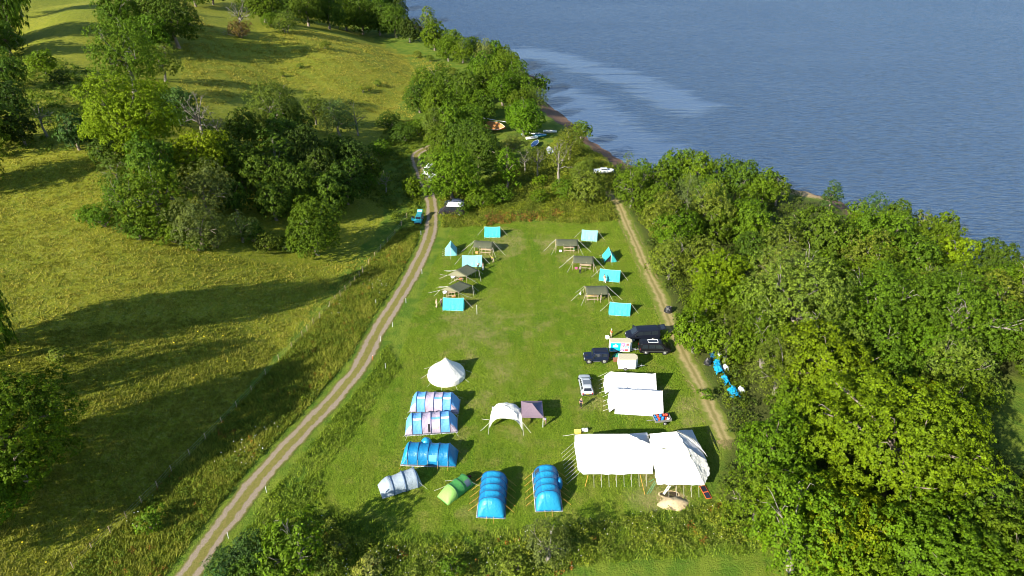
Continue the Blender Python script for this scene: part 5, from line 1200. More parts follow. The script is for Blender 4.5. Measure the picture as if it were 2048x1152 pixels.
def panel(a, b, w, label):
    A_, B_ = G(*a), G(*b); d = B_ - A_; r = thing('solar_panel', label, 'solar panel', (A_ + B_) / 2 + Vector((0, 0, .10)), math.atan2(d.y, d.x)); L = d.length
    MB().box((0, 0, 0), (L, w, .03)).build('edging', mat('orange_edging', (0.75, 0.14, 0.03), .6), r)
    for k in (-1, 1): MB().box((k * L / 4, 0, .02), (L / 2 - .12, w - .1, .02)).build('cell_sheet', mat('solar_cells', (0.018, 0.020, 0.03), .25, .6), r)
panel((1404, 973), (1418, 998), .75, 'folding dark solar panel with orange edges right of the ivory marquee')

# ---------------------------------------------------------------- vehicles
def paint(n, c, r=.3): return mat(n, c, r, .3 if max(c) < .1 else .55, .0, .05, 1.0)
GLASS = mat('dark_glass', (0.015, 0.02, 0.025), .06, .8, 0, .05); TYRE = mat('tyre_rubber', (0.018, 0.018, 0.018), .9); RIM = mat('alloy_rim', (0.55, 0.55, 0.54), .35, .5, .7); CHROME = mat('grey_metal', (0.4, 0.4, 0.4), .35, .5, .8)
BLKPL = mat('black_plastic', (0.02, 0.02, 0.02), .6); HEADL = mat('lamp_glass', (0.7, 0.72, 0.7), .1, .8); TAILL = mat('tail_lamp', (0.45, 0.02, 0.02), .2, .6); PLATEY = mat('yellow_plate', (0.75, 0.6, 0.08), .5); SEATM = mat('seat_cloth', (0.2, 0.17, 0.14), .9)
def wheel(r, x, y, rad=.33, w=.22):
    s = 1 if y > 0 else -1; q = MB(); q.tube([(x, y - s * w, rad), (x, y - s * .02, rad), (x, y, rad)], [rad, rad, rad * .9], 18); t_ = q.build('wheel', TYRE, r)
    q = MB(); q.tube([(x, y - s * .01, rad), (x, y + s * .012, rad)], [rad * .66, rad * .6], 16)
    q.build('rim', RIM, t_)
def vehicle(name, label, cat, ctr, ang, ST, col, panes, wheels, wr=.33, roofcol=None, extras=None, scr=(None, None)):
    """ST stations rear to front: x, half width, sill z, belt z, top z, top half width"""
    r = thing(name, label, cat, ctr, ang); rows = []
    def at(x):
        for a, b in zip(ST, ST[1:]):
            if a[0] <= x <= b[0]: f = (x - a[0]) / (b[0] - a[0] + 1e-9); return [a[i] + (b[i] - a[i]) * f for i in range(6)]
        return list(ST[0] if x < ST[0][0] else ST[-1])
    for (x, w, zb, zl, zt, wt) in ST:
        half = [(w * .93, zb), (w * 1.0, zb + .12), (w * 1.01, (zb + zl) / 2), (w * .97, zl), (wt, zt - .07 if zt - zl > .1 else zt - .01), (wt * .86, zt)]
        rows.append([(x, y, z) for y, z in half] + [(x, 0, zt + .02)] + [(x, -y, z) for y, z in reversed(half)])
    mb = MB(); mb.grid(rows, closed=True); mb.poly(rows[0]); mb.poly(rows[-1][::-1]); body = mb.build('body', paint(name + '_paint_' + '_'.join('%d' % (c * 99) for c in col), col), r, smooth=False)
    bv = body.modifiers.new('soft', 'BEVEL'); bv.width = .035; bv.segments = 2; bv.limit_method = 'ANGLE'; bv.angle_limit = R(25)
    for (b0, t0, t1, b1) in panes:
        for s in (-1, 1):
            pts = []
            for x, hi in ((b0, 0), (b1, 0), (t1, 1), (t0, 1)):
                a = at(x); f = .84 if hi else .10; y = a[1] * .97 + (a[5] - a[1] * .97) * f; z = a[3] + (a[4] - .07 - a[3]) * f; pts.append((x, s * (y + .012), z))
            q = MB(); q.slab(pts if s < 0 else pts[::-1], .01); q.build('side_window', GLASS, r)
    for nm, (x0, x1) in (('windscreen', scr[0] or (0, 0)), ('rear_window', scr[1] or (0, 0))):
        if x0 == x1: continue
        a, b = at(x0), at(x1); pts = [(x0, -a[5] * .88, a[4]), (x0, a[5] * .88, a[4]), (x1, b[5] * .84, b[4]), (x1, -b[5] * .84, b[4])]; n = (Vector(pts[1]) - Vector(pts[0])).cross(Vector(pts[2]) - Vector(pts[0])).normalized()
        if n.z < 0: n = -n
        pts = [Vector(p) + n * .035 for p in pts]; c = sum(pts, Vector()) / 4; pts = [c + (p - c) * .93 for p in pts]; MB().slab(pts, .012).build(nm, GLASS, r)
    for x in wheels:
        for s in (-1, 1): wheel(r, x, s * (at(x)[1] + .01), wr)
        for s in (-1, 1): q = MB(); q.tube([(x, s * (at(x)[1] * .9), wr + .02), (x, s * (at(x)[1] + .004), wr + .02)], wr * 1.2, 18); q.build('wheel_arch', BLKPL, r)
    f, b = ST[-1], ST[0]
    for s in (-1, 1):
        q = MB(); q.box((f[0] - .04, s * f[1] * .74, f[3] - .14), (.14, .32, .16)); q.build('headlight', HEADL, r)
        q = MB(); q.box((b[0] + .03, s * b[1] * .86, b[3] - .12), (.1, .16, .34)); q.build('tail_light', TAILL, r)
        a = at(f[0] - 1.25); q = MB(); q.box((f[0] - 1.3, s * (a[1] + .12), a[3] + .08), (.12, .2, .15)); q.build('mirror', BLKPL, r)
    MB().box((f[0] + .02, 0, f[2] + .16), (.12, f[1] * 1.8, .2)).build('front_bumper', BLKPL, r); MB().box((b[0] - .02, 0, b[2] + .16), (.12, b[1] * 1.8, .2)).build('rear_bumper', BLKPL, r)
    MB().box((f[0] + .03, 0, f[3] - .22), (.1, f[1] * .9, .2)).build('grille', BLKPL, r)
    if extras: extras(r, at)
    return r
def mid_side(p1, p2, half):
    a, b = G(*p1), G(*p2); d = (b - a).normalized(); n = Vector((-d.y, d.x, 0)); n = n if n.y > 0 else -n; return (a + b) / 2 + n * half, d
VAN = [(-2.45, .90, .38, 1.05, 1.12, .84), (-2.42, .94, .3, 1.08, 1.86, .74), (-2.1, .95, .28, 1.10, 1.96, .76), (.55, .95, .28, 1.10, 1.96, .76), (.95, .95, .28, 1.10, 1.90, .74), (1.78, .94, .28, 1.08, 1.16, .78), (2.25, .90, .28, .95, .98, .74), (2.46, .80, .34, .78, .82, .66)]
def black_van_x(r, at):
    q = MB(); z = 2.06
    for (x0, y0, x1, y1) in ((-1.2, -.45, .35, -.45), (.35, -.45, .35, .3), (-1.2, .3, .35, .3), (-1.2, -.45, -1.2, .3)): q.tube([(x0, y0, z), (x1, y1, z)], .035, 5)
    q.build('roof_frame', WHTRIM, r); MB().slab([(-1.15, -.4, 2.01), (.3, -.4, 2.01), (.3, .27, 2.01), (-1.15, .27, 2.01)], .02).build('roof_hatch', GLASS, r)
    for s in (-1, 1): MB().box((-.1, s * .985, .62), (4.0, .02, .05)).build('side_moulding', CHROME, r)
c, d = mid_side((1292, 709), (1330, 709.5), .92)
vehicle('passenger_van', 'black passenger van with a white framed roof hatch facing right beside the printed trailer', 'van', c - d * .05, math.atan2(d.y, d.x), VAN, (0.008, 0.008, 0.010), [(-2.2, -2.1, -1.25, -1.2), (-1.1, -1.1, -.1, -.1), (.0, .0, .75, 1.35)], [-1.5, 1.5], .35, extras=black_van_x, scr=((.98, 1.74), (-2.44, -2.415)))
c, d = mid_side((1306.5, 682), (1271, 683.5), .95)
VAN2 = [(-2.7, .92, .4, 1.08, 1.14, .86), (-2.66, .97, .3, 1.12, 1.95, .78), (-2.3, .98, .28, 1.14, 2.05, .80), (.6, .98, .28, 1.14, 2.05, .80), (1.0, .98, .28, 1.14, 1.98, .78), (1.9, .97, .28, 1.12, 1.20, .82), (2.45, .93, .28, .98, 1.02, .76), (2.65, .84, .34, .8, .84, .68)]
def big_van_x(r, at):
    q = MB(); q.slab([(-2.66, -.78, 1.98), (-2.66, .78, 1.98), (-3.75, .72, 2.12), (-3.75, -.72, 2.12)], .06); g_ = q.build('tailgate', paint('van_lid', (0.008, 0.009, 0.014)), r)
    MB().slab([(-2.95, -.6, 2.04), (-2.95, .6, 2.04), (-3.55, .55, 2.12), (-3.55, -.55, 2.12)], .02).build('tailgate_glass', GLASS, g_)
    for k, (cc, cl) in enumerate([((-2.75, -.3, .85), (0.12, 0.1, 0.08)), ((-2.8, .25, .8), (0.3, 0.27, 0.22)), ((-2.75, 0, 1.15), (0.08, 0.09, 0.11))]): MB().box(cc, (.3, .42, .34), .2 * k).build('luggage', mat('luggage_%s' % ['brown', 'beige', 'slate'][k], cl, .8), r)
    MB().slab([(1.15, -1.0, 1.05), (1.35, -1.5, 1.05), (1.35, -1.5, 1.75), (1.0, -.9, 1.8)][::-1], .03).build('door_glass', GLASS, r)
vehicle('large_van', 'large black van facing left with its tailgate raised, behind the other black van', 'van', c + d * .2, math.atan2(d.y, d.x), VAN2, (0.008, 0.010, 0.018), [(-2.4, -2.3, -1.3, -1.25), (-1.15, -1.15, -.05, -.05), (.05, .05, .8, 1.5)], [-1.6, 1.65], .36, extras=big_van_x, scr=((1.04, 1.86), None))
LR = [(-1.85, .80, .55, 1.16, 1.18, .76), (-1.83, .86, .5, 1.2, 1.90, .74), (-1.6, .88, .48, 1.2, 1.96, .76), (.35, .88, .48, 1.2, 1.96, .76), (.52, .88, .48, 1.2, 1.90, .74), (.72, .88, .48, 1.14, 1.22, .80), (.78, .86, .48, 1.12, 1.16, .76), (1.80, .84, .48, 1.05, 1.09, .70), (1.86, .82, .52, 1.0, 1.03, .66)]
def lr_x(r, at):
    q = MB(); q.tube([(-1.98, .1, 1.05), (-2.16, .1, 1.05)], .36, 16); s_ = q.build('spare_wheel', TYRE, r)
    q = MB()
    for y in (-.5, -.17, .17, .5): q.box((-.6, y, 2.02), (1.9, .04, .03))
    for x in (-1.5, .3): q.box((x, 0, 2.0), (.04, 1.3, .03))
    q.build('roof_rack', BLKPL, r)
    for s in (-1, 1): MB().box((1.2, s * .86, .88), (1.0, .12, .10)).build('wing_flare', BLKPL, r); MB().box((.0, s * .93, .46), (1.1, .12, .05)).build('side_step', CHROME, r)
    MB().box((1.55, 0, 1.12), (.45, .5, .04)).build('bonnet_panel', BLKPL, r)
c, d = mid_side((1206.3, 727), (1177, 728), .86)
vehicle('off_road_car', 'dark navy boxy off-road car facing left beside the trailers', 'off-road car', c - d * .1, math.atan2(d.y, d.x), LR, (0.008, 0.013, 0.030), [(-1.65, -1.6, -.75, -.72), (-.55, -.5, .3, .5)], [-1.22, 1.18], .39, extras=lr_x, scr=((.535, .71), (-1.85, -1.835)))
CAR = [(-2.25, .80, .34, .80, .84, .66), (-2.18, .87, .26, .92, 1.0, .72), (-1.75, .89, .24, .94, 1.36, .60), (-1.3, .90, .24, .94, 1.46, .62), (.15, .90, .24, .94, 1.47, .62), (.4, .90, .24, .94, 1.42, .61), (1.15, .89, .24, .92, .98, .72), (1.85, .86, .24, .80, .84, .68), (2.2, .76, .3, .66, .70, .6)]
def car_x(r, at):
    for s in (-1, 1): MB().tube([(-1.4, s * .58, 1.53), (.1, s * .58, 1.53)], .02, 5).build('roof_rail', CHROME, r)
    MB().box((-2.27, 0, .62), (.03, .5, .12)).build('number_plate', PLATEY, r); MB().slab([(-1.1, -.5, 1.50), (-.1, -.5, 1.51), (-.1, .5, 1.51), (-1.1, .5, 1.50)], .01).build('sunroof', mat('tinted_roof', (0.10, 0.12, 0.14), .15, .8), r)
c = G(1171, 775); vehicle('silver_car', 'silver estate car parked facing away, left of the twin white marquees', 'car', c, R(92), CAR, (0.34, 0.37, 0.40), [(-1.85, -1.7, -1.25, -1.2), (-1.1, -1.1, -.4, -.35), (-.28, -.28, .4, .85)], [-1.35, 1.35], .32, extras=car_x, scr=((.44, 1.12), (-2.14, -1.78)))
HAT = [(-1.8, .78, .32, .84, .88, .66), (-1.72, .83, .26, .90, .98, .68), (-1.4, .84, .24, .92, 1.46, .60), (.15, .84, .24, .92, 1.5, .61), (.4, .84, .24, .92, 1.44, .6), (1.0, .83, .24, .88, .98, .7), (1.6, .8, .24, .76, .80, .64), (1.85, .7, .3, .62, .66, .56)]
TEAL = (0.02, 0.22, 0.27)
def hat_x(r, at):
    g_ = MB().slab([(-1.45, -.6, 1.5), (-1.45, .6, 1.5), (-2.3, .58, 1.95), (-2.3, -.58, 1.95)], .05).build('tailgate', paint('teal_lid', TEAL), r)
    MB().slab([(-1.6, -.5, 1.62), (-1.6, .5, 1.62), (-2.1, .48, 1.88), (-2.1, -.48, 1.88)], .02).build('tailgate_glass', mat('pale_glass', (0.4, 0.55, 0.6), .1, .8), g_)
    MB().slab([(.55, -.85, .35), (.2, -1.6, .35), (.2, -1.6, 1.0), (.55, -.85, 1.0)], .06).build('open_door', paint('teal_door', TEAL), r); MB().slab([(.5, -.9, 1.0), (.2, -1.55, 1.0), (.15, -1.45, 1.4), (.3, -.95, 1.4)], .02).build('door_glass', GLASS, r)
c = G(838, 443); vehicle('small_car', 'teal hatchback with door and tailgate open on the grass beside the track', 'car', c, R(-92), HAT, TEAL, [(-1.3, -1.2, -.6, -.55), (-.5, -.5, .3, .8)], [-1.15, 1.15], .29, extras=hat_x, scr=((.44, .97), None))
CAMP = [(-2.9, .95, .4, 1.2, 1.26, .9), (-2.86, 1.0, .3, 1.25, 2.4, .85), (-2.5, 1.0, .28, 1.25, 2.5, .88), (.9, 1.0, .28, 1.25, 2.5, .88), (1.2, 1.0, .28, 1.2, 2.3, .84), (2.1, .98, .28, 1.15, 1.3, .84), (2.7, .92, .28, 1.0, 1.04, .78), (2.85, .82, .34, .8, .84, .7)]
def camp_x(r, at): MB().box((-.9, 0, 2.6), (3.6, 1.5, .14), 0, 0, .95).build('roof_top', WHTRIM, r); MB().box((-.6, .95, 2.42), (3.4, .16, .14)).build('awning_case', WHTRIM, r)
c = G(901, 431); vehicle('camper_van', 'black campervan with a pale roof, half hidden by a round bush near the track', 'van', c + Vector((.3, .7, 0)), R(176), CAMP, (0.02, 0.018, 0.02), [(-2.6, -2.5, -1.3, -1.2), (-1.0, -1.0, .2, .2), (.4, .4, 1.1, 1.7)], [-1.8, 1.75], .36, extras=camp_x, scr=((1.25, 2.05), None))
c = G(903, 417); vehicle('grey_car', 'dark grey-blue car parked right behind the black campervan', 'car', c + Vector((.5, 1.8, 0)), R(178), CAR, (0.045, 0.06, 0.10), [(-1.85, -1.7, -1.25, -1.2), (-1.1, -1.1, -.4, -.35), (-.28, -.28, .4, .85)], [-1.35, 1.35], .32, extras=None, scr=((.44, 1.12), (-2.14, -1.78)))
c = G(857, 347); vehicle('white_van', 'white van on the verge beside the track, above the round bright tree', 'van', c, R(255), VAN, (0.70, 0.70, 0.68), [(-2.2, -2.1, -1.25, -1.2), (.0, .0, .75, 1.35)], [-1.5, 1.5], .35, extras=lambda r, at: MB().tube([(-.6, 0, 2.02), (-.6, 0, 2.12)], .3, 12).build('roof_vent', BLKPL, r), scr=((.98, 1.74), None))

# ---------------------------------------------------------------- boats
def boat(ctr, ang, L, W, H, col, label, cabin=False, deck=None, name='dinghy', up=False, lift=.15, tilt=0):
    r = thing(name, label, 'boat', ctr + Vector((0, 0, lift)), ang); r.rotation_euler = (tilt, 0, ang); rows = []; n = 14
    for i in range(n + 1):
        f = i / n; x = -L / 2 + L * f; w = W / 2 * (.82 + .18 * math.sin(min(f / .45, 1) * 1.57)) * (1 - max(0, (f - .45) / .55) ** 2.3); h = H * (1 + .25 * f ** 2); kb = .35 * H * max(0, f - .6) ** 1.5 * 2.2
        w = max(w, .02); rows.append([(x, w, h), (x, w * .93, h * .55 + kb * .4), (x, w * .55, h * .12 + kb), (x, 0, kb), (x, -w * .55, h * .12 + kb), (x, -w * .93, h * .55 + kb * .4), (x, -w, h)])
    q = MB(); q.grid(rows); q.poly(rows[0][::-1]); hull = q.build('hull', col, r, smooth=True, solid=.03)
    if up: r.rotation_euler = (math.pi, 0, ang); r.location.z += H
    q = MB(); q.grid([[(a[0][0], a[0][1] * .9, a[0][2] - (.03 if deck else H * .55)), (a[0][0], -a[0][1] * .9, a[0][2] - (.03 if deck else H * .55))] for a in rows]); q.build('deck', deck or WOOD_P, r)
    q = MB(); q.tube([(a[0][0], a[0][1], a[0][2]) for a in rows], .035, 5); q.tube([(a[-1][0], a[-1][1], a[-1][2]) for a in rows], .035, 5); q.build('gunwale', WHTRIM, r)
    if cabin:
        q = MB(); z = H * 1.05; q.slab([(-.2 * L, -W * .3, z), (.22 * L, -W * .26, z), (.22 * L, W * .26, z), (-.2 * L, W * .3, z)][::-1], .02)
        q.box((.0, 0, z + .22), (.38 * L, W * .52, .5), 0, 0, .82); cb = q.build('cabin', WHTRIM, r)
        for s in (-1, 1): MB().box((.02, s * W * .245, z + .26), (.28 * L, .03, .2)).build('cabin_window', GLASS, cb)
        MB().box((.21 * L, 0, z + .28), (.12, W * .42, .24)).build('cabin_windscreen', GLASS, cb)
        MB().box((-L / 2 - .1, 0, H * .9), (.25, .3, .7)).build('outboard_motor', BLKPL, r)
    elif not up:
        for x in (-.25, .1): MB().box((x * L, 0, H * .75), (.22, W * .82, .04)).build('thwart', WOOD_P, r)
    return r
BW = paint('white_hull', (0.74, 0.74, 0.70), .35)
boat(G(1207, 349), R(2), 5.2, 2.0, .85, BW, 'white cabin cruiser ashore at the mouth of the straw path', True, WHTRIM, 'cabin_cruiser', lift=.35)
boat(G(1064, 279), R(15), 3.6, 1.4, .5, BW, 'white dinghy on the ground, lowest of the white ones by the beach', deck=WHTRIM)
boat(G(1070, 270), R(-25), 3.6, 1.4, .5, BW, 'white dinghy under the edge of the broad bright tree')
boat(G(1048, 268), R(80), 3.4, 1.4, .5, paint('pale_blue_hull', (0.25, 0.45, 0.6), .4), 'pale blue dinghy, leftmost of the boats by the beach', deck=WHTRIM)
boat(G(1079, 274), R(5), 4.0, 1.5, .55, paint('turquoise_hull', (0.03, 0.26, 0.36), .4), 'turquoise dinghy lying among the white ones by the beach', deck=mat('blue_cover', (0.02, 0.2, 0.4), .6))
boat(G(1100, 266), R(-6), 4.0, 1.4, .5, BW, 'white rowing boat at the very top of the brown beach')
boat(G(1071, 291), R(70), 4.2, 1.7, .7, paint('navy_hull', (0.015, 0.05, 0.14), .4), 'dark blue boat standing alone below the dinghies', deck=mat('navy_cover', (0.02, 0.06, 0.16), .6))
boat(G(1099, 306), R(95), 4.4, 1.8, .8, BW, 'white boat half hidden by leaves above the white trunked birches', True, WHTRIM, 'motor_boat')
boat(G(865, 360), R(262), 4.2, 1.8, .85, BW, 'white boat hull with its bow toward the track, below the white van', deck=WHTRIM, name='motor_boat')
rb = boat(G(990, 262), R(-20), 7.5, 2.6, 1.6, mat('rust_hull', (0.34, 0.10, 0.025), .7, var=.4), 'old rust orange hull lying on its side between dark trees', deck=mat('rust_deck', (0.40, 0.17, 0.05), .8, var=.4), name='old_boat', lift=1.0, tilt=.9)
ms = thing('mast', 'long white mast lying across the rust orange hull', 'mast', G(990, 258) + Vector((0, 0, 2.6)), R(-35)); MB().tube([(-4.5, 0, 0), (4.5, 0, .3)], [.09, .06], 6).build('spar', WHTRIM, ms); MB().tube([(-3.6, -.7, .1), (-3.6, .7, .1)], .03, 5).build('crosstree', WHTRIM, ms)

# ---------------------------------------------------------------- trailers and camp gear
def box_trailer(name, label, px, H, D, Wm, nose, side, roofm, right=True):
    c0 = P(px[0], px[1], H); r = thing(name, label, 'trailer', (c0.x + Wm / 2, c0.y + D / 2, 0), R(-1)); hw, hd = Wm / 2, D / 2; z0 = .38
    pl = [(-hw, -hd), (hw, -hd), (hw + nose, -hd * .45), (hw + nose, hd * .45), (hw, hd), (-hw, hd)]
    q = MB(); n = len(pl); q.add([(x, y, z0) for x, y in pl] + [(x, y, H - .03) for x, y in pl], [tuple(range(n - 1, -1, -1)), tuple(range(n, 2 * n))] + [(i, (i + 1) % n, n + (i + 1) % n, n + i) for i in range(n)]); q.build('box_body', side, r)
    q = MB(); pr = [(x * 1.01, y * 1.02) for x, y in pl]; q.add([(x, y, H - .03) for x, y in pr] + [(x * .97, y * .95, H + .05) for x, y in pr], [tuple(range(n - 1, -1, -1)), tuple(range(n, 2 * n))] + [(i, (i + 1) % n, n + (i + 1) % n, n + i) for i in range(n)]); q.build('roof', roofm, r)
    q = MB(); q.tube([(hw + nose * .6, -.3, .42), (hw + nose + .9, 0, .45)], .04, 5); q.tube([(hw + nose * .6, .3, .42), (hw + nose + .9, 0, .45)], .04, 5); q.tube([(hw + nose + .8, 0, .45), (hw + nose + 1.2, 0, .5)], .06, 6); q.tube([(hw + nose + .75, .08, 0), (hw + nose + .75, .08, .75)], .035, 6); q.build('drawbar', CHROME, r)
    for s in (-1, 1): wheel(r, -.2, s * (hd + .02), .29, .18); MB().box((-.2, s * (hd + .05), .63), (.85, .2, .04)).build('mudguard', BLKPL, r)
    return r
ROOFD = mat('grimy_roof', (0.42, 0.38, 0.26), .7, var=.3, scale=6); PANW = mat('trailer_white', (0.74, 0.74, 0.75), .4, .4)
ra = box_trailer('printed_trailer', 'box trailer with a turquoise printed side, between the off-road car and the black vans', (1221, 685.5), 2.15, 1.25, 3.15, .35, mat('trailer_white', (0.7, 0.7, 0.7), .4), ROOFD)
def sheet(nm, m, x0, z0, x1, z1, k=1): MB().box(((x0 + x1) / 2, -1.25 / 2 - .006 * k, (z0 + z1) / 2), (abs(x1 - x0), .006, abs(z1 - z0))).build(nm, m, ra)
TP, PW = mat('print_turquoise', (0.0, 0.40, 0.60), .5, var=.03), mat('print_white', (0.82, 0.84, 0.86), .5)
sheet('print_panel', TP, -1.5, .48, .1, 2.08); sheet('print_border', mat('print_pale', (0.72, 0.68, 0.74), .5), .12, .48, 1.5, 2.08)
q = MB(); yy = -1.25 / 2 - .022                      # the white emblem: a crown-like block with a cross on top
q.slab([(-1.08, yy, 1.30), (-.34, yy, 1.30), (-.30, yy, 1.55), (-.42, yy, 1.66), (-.55, yy, 1.60), (-.71, yy, 1.70), (-.87, yy, 1.60), (-1.0, yy, 1.66), (-1.12, yy, 1.55)], .008)
q.box((-.71, yy, 1.80), (.07, .008, .26)); q.box((-.71, yy - .002, 1.84), (.26, .008, .07)); q.build('emblem', PW, ra)
q = MB()
for x, w in ((-.98, .10), (-.85, .1), (-.72, .12), (-.56, .1), (-.44, .1)): q.box((x, yy, .74), (w, .008, .09))
q.build('lettering', PW, ra)
MG, PK, RD, GT, BR = mat('print_purple', (0.30, 0.03, 0.30), .5), mat('print_pink', (0.75, 0.40, 0.50), .5), mat('print_red', (0.62, 0.07, 0.08), .5), mat('print_teal', (0.03, 0.36, 0.36), .5), mat('print_brown', (0.28, 0.13, 0.12), .5)
for nm, m, x0, z0, x1, z1 in (('print_block', MG, .14, 1.62, .72, 2.06), ('print_photo', BR, .98, 1.58, 1.42, 2.05), ('print_photo', PK, .74, 1.60, .97, 1.9), ('print_photo', PK, .16, 1.12, .50, 1.55), ('print_block', GT, .78, 1.12, 1.44, 1.5), ('print_block', MG, .14, .52, .72, .92), ('print_photo', RD, .78, .52, 1.30, .92), ('print_photo', BR, .52, 1.32, .7, 1.6)): sheet(nm, m, x0, z0, x1, z1, 3)
q = MB()
for x0, x1, z in ((.2, .66, 1.9), (.2, .6, 1.76), (.84, 1.38, 1.38), (.86, 1.3, 1.25), (.2, .66, .8), (.2, .55, .66)): q.box(((x0 + x1) / 2, yy - .012, z), (x1 - x0, .008, .06))
q.build('print_lettering', PW, ra)
rbx = box_trailer('white_trailer', 'small plain white box trailer with a grimy roof above the twin white marquees', (1239, 720), 2.1, 1.6, 2.55, .35, PANW, ROOFD)
q = MB(); q.box((.05, -.81, 1.2), (2.2, .01, 1.45)); q.build('side_panel', WHTRIM, rbx)
def heap(px, py, rad, h, m, name, label, cat, seed=0, sq=1.0, ang=0):
    rg_ = random.Random(seed); r = thing(name, label, cat, G(px, py), ang); rows = []; n = 8
    for i in range(n + 1):
        f = i / n; rows.append([(rad * f ** .8 * math.cos(k * .3927) * (1 + rg_.uniform(-.1, .1)), rad * sq * f ** .8 * math.sin(k * .3927) * (1 + rg_.uniform(-.1, .1)), h * (1 - f ** 3) * (1 + rg_.uniform(-.12, .12))) for k in range(16)])
    MB().grid(rows, closed=True).build('cover', m, r, smooth=False); q = MB()
    for k in range(4): a = k * 1.57 + .4; q.tube([(rad * math.cos(a), rad * sq * math.sin(a), .03), (rad * 1.15 * math.cos(a), rad * sq * 1.15 * math.sin(a), .03)], .03, 4)
    q.build('corner_tie', ROPE_W, r); return r
heap(1239, 715, 1.3, .7, cloth('green_tarp', (0.015, 0.18, 0.12), .7, 1.8, .05), 'covered_pile', 'green tarpaulin over a pile squeezed between the two box trailers', 'covered pile', 1, .5)
crate(G(1231, 722), .1, (0.22, 0.09, 0.05), 'brown_board', 'brown box left of the small white trailer', (.7, .5, .45)); crate(G(1214.5, 677), .3, (0.7, 0.7, 0.66), 'white_board', 'white box on the grass left of the printed trailer', (.5, .5, .4))
# open trailer with drums
c = G(1323, 843); r = thing('open_trailer', 'small open trailer loaded with red and blue containers below the twin marquees', 'trailer', c, R(9)); GM = mat('galvanised', (0.30, 0.30, 0.28), .5, .5, .5)
MB().box((0, 0, .5), (2.3, 1.35, .05)).build('bed', GM, r)
for s in (-1, 1): MB().box((0, s * .68, .68), (2.3, .04, .34)).build('side_board', GM, r); MB().box((s * 1.15, 0, .68), (.04, 1.36, .34)).build('end_board', GM, r); wheel(r, .2, s * .86, .28, .16)
MB().tube([(-1.15, 0, .45), (-2.2, 0, .45)], .05, 6).build('drawbar', GM, r)
cs_, sn_ = math.cos(R(9)), math.sin(R(9)); REDP, BLUP = mat('red_plastic', (0.50, 0.06, 0.03), .5), mat('blue_plastic', (0.02, 0.18, 0.50), .5)
for k, (x, y, m, h) in enumerate([(-.85, -.25, BLUP, .4), (-.85, .35, BLUP, .35), (-.5, -.2, REDP, .5), (-.5, .4, REDP, .45), (-.1, .35, BLUP, .5), (.0, -.25, BLUP, .6), (.4, .4, REDP, .5), (.4, -.1, REDP, .4), (.75, .3, REDP, .55), (.8, -.3, WHTRIM, .35)]):
    cl = {'blue_plastic': 'blue', 'red_plastic': 'red'}.get(m.name, 'white'); t_ = thing('container', '%s plastic container among those in the small open trailer' % cl, 'container', c + Vector((x * cs_ - y * sn_, x * sn_ + y * cs_, .53)), k * .4, '%s containers in the open trailer' % cl)
    MB().tube([(0, 0, 0), (0, 0, h * .85), (0, 0, h)], [.2, .2, .12], 10).build('drum', m, t_); MB().tube([(0, 0, h), (0, 0, h + .05)], .07, 8).build('cap', BLKPL, t_)
# tarpaulins and sacks at the edge of the wood
BT, BT2, WT = cloth('blue_tarpaulin', (0.005, 0.27, 0.50), 1.0, 2.2, .1, .45), cloth('dark_blue_tarpaulin', (0.01, 0.09, 0.20), 1.0, 2.0, .05), cloth('white_tarpaulin', (0.60, 0.64, 0.70), 1.0, 2.0, .05)
def tarp(pts, w, m, label, seed):
    rg_ = random.Random(seed); cs = [G(*p) for p in pts]; o = sum(cs, Vector()) / len(cs); o.z = 0; r = thing('tarpaulin', label, 'tarpaulin', o); rows = []; N = 10
    for i in range((len(cs) - 1) * 7 + 1):
        k = min(i // 7, len(cs) - 2); f = i / 7 - k; p = cs[k].lerp(cs[k + 1], f) - o; d = (cs[k + 1] - cs[k]).normalized(); n = Vector((d.y, -d.x, 0)); row = []
        ww = w * rg_.uniform(.75, 1.1)
        for j in range(N + 1): v = j / N * 2 - 1; row.append(p + n * v * ww + Vector((rg_.uniform(-.1, .1), rg_.uniform(-.1, .1), .2 + .75 * (1 - v * v) + rg_.uniform(-.15, .15))))
        rows.append(row)
    MB().grid(rows).build('sheet', m, r, solid=.01)
    q = MB(); p = cs[0] - o; q.tube([p + Vector((0, 0, .5)), p + Vector((-.6, .3, .03))], .02, 4); q.build('cord', ROPE_W, r)
tarp([(1424, 709), (1430, 722)], .55, BT2, 'dark blue tarpaulin at the top end of the row at the wood edge', 1); tarp([(1433, 712), (1441, 722)], .75, WT, 'white sheet beside the dark blue tarpaulin at the wood edge', 2)
tarp([(1434, 726), (1436, 740), (1441, 752)], .65, BT, 'bright blue tarpaulin in the middle of the row at the wood edge', 3); tarp([(1448, 738), (1453, 744)], .4, WT, 'small white sheet right of the bright blue tarpaulin', 4)
tarp([(1447, 758), (1455, 774)], .5, BT, 'blue tarpaulin partly under leaves below the bright one', 5); tarp([(1463, 782), (1473, 800)], .75, BT, 'blue tarpaulin at the bottom end of the row at the wood edge', 6); tarp([(1478, 782), (1486, 790)], .4, WT, 'white sheet at the bottom end of the tarpaulin row', 7)
SACK = mat('black_sack', (0.012, 0.012, 0.014), .35, .6, bump=.5)
heap(1415, 727, .6, .95, SACK, 'rubbish_sack', 'black sacks heap left of the dark blue tarpaulin', 'sack', 8); heap(1337, 623, .8, 1.0, SACK, 'rubbish_sack', 'black covered heap at the path edge above the black vans', 'sack', 9)
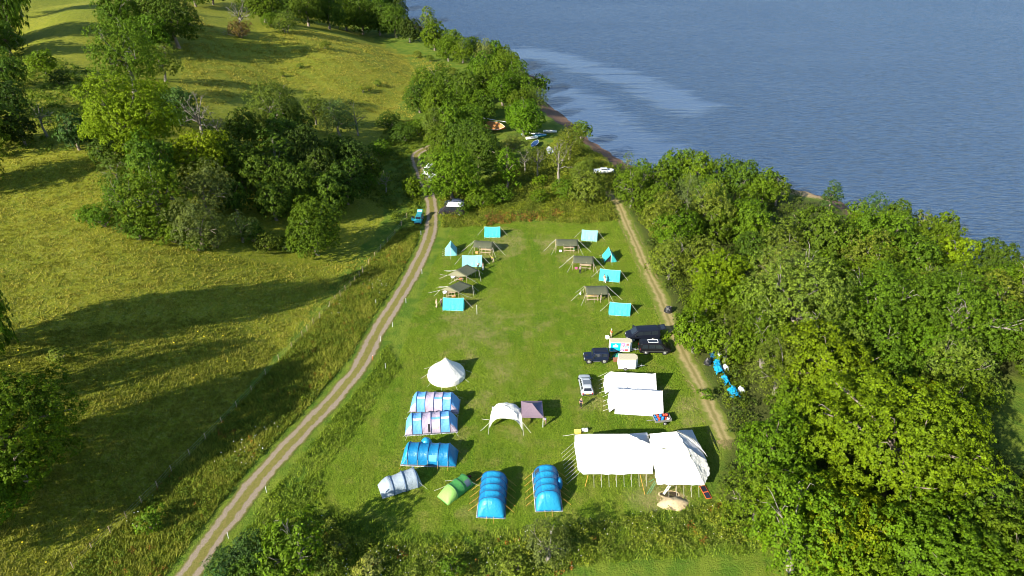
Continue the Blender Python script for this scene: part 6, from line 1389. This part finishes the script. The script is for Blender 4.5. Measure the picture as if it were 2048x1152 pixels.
# brush pile and stones on the upper pasture
rg_ = random.Random(9); c = G(470, 70); r = thing('brush_pile', 'heap of cut grey branches under the half dead tree', 'brush pile', c)
q = MB()
for k in range(90):
    a, b = rg_.uniform(0, 6.28), rg_.uniform(0, 6.28); x, y = rg_.uniform(-5, 5), rg_.uniform(-2.5, 2.5); z = rg_.uniform(0, 1.3); l = rg_.uniform(.6, 2); q.tube([(x, y, z), (x + l * math.cos(a), y + l * math.sin(a), z + rg_.uniform(-.3, .5))], [.07, .02], 4)
q.build('branches', mat('dead_wood', (0.28, 0.22, 0.17), .9), r)
# fence of the pasture and marker stakes along the track
FP = [(148, 1139), (186, 1101), (222, 1067), (254, 1038), (284, 1007), (316, 977), (344, 945), (380, 912), (412, 880), (444, 848), (474, 816), (504, 785), (532, 752), (558, 722), (584, 697), (605, 674), (615, 663), (627, 649), (640, 636), (660, 615), (671, 602), (681, 593), (691, 582), (701, 573), (710, 563), (719, 554), (726, 548), (738, 530), (750, 515), (762, 500), (775, 486), (790, 470), (803, 452), (814, 436)]
fr = thing('pasture_fence', 'wire fence on wooden posts along the lower edge of the pasture', 'fence', G(*FP[13])); fo = fr.location.copy(); tops = []
FM = mat('fence_post_wood', (0.36, 0.27, 0.17), .9, bump=.4)
for k, p in enumerate(FP):
    g_ = G(*p) - fo; h = 1.25 if k != 26 else 1.7; MB().tube([(g_.x, g_.y, g_.z - .2), (g_.x + .03, g_.y, g_.z + h)], .05 if k != 26 else .10, 6).build('post', FM, fr); tops.append(g_)
for hh_ in (.35, .7, 1.1):
    MB().tube([t_ + Vector((0, 0, hh_)) for t_ in tops], .008, 3).build('wire', CHROME, fr)
for k, p in enumerate([(844, 548), (812, 606), (785, 654), (761, 683), (746, 721), (771, 737), (752, 609), (533, 985), (457, 1077), (842, 470)]):
    wh = ['right of the track level with the upper diamond tarp', 'right of the track left of the lowest turquoise tent', 'right of the track just above the bend', 'right of the track at the middle of its bend', 'between track and field by the red-brown docks', 'in the grass right of the red-brown docks', 'left of the track near the tall weeds', 'right of the track near the bottom of the photo', 'right of the track beside the broom bushes', 'left of the track below the teal hatchback'][k]
    s_ = thing('marker_stake', 'thin pale stake ' + wh, 'stake', G(*p)); MB().tube([(0, 0, -.1), (.04, .02, .95)], .03, 5).build('shaft', WHTRIM if k not in (4,) else mat('orange_edging', (0.75, 0.14, 0.03)), s_); MB().tube([(.04, .02, .95), (.042, .021, 1.0)], .036, 5).build('tip', WHTRIM, s_)
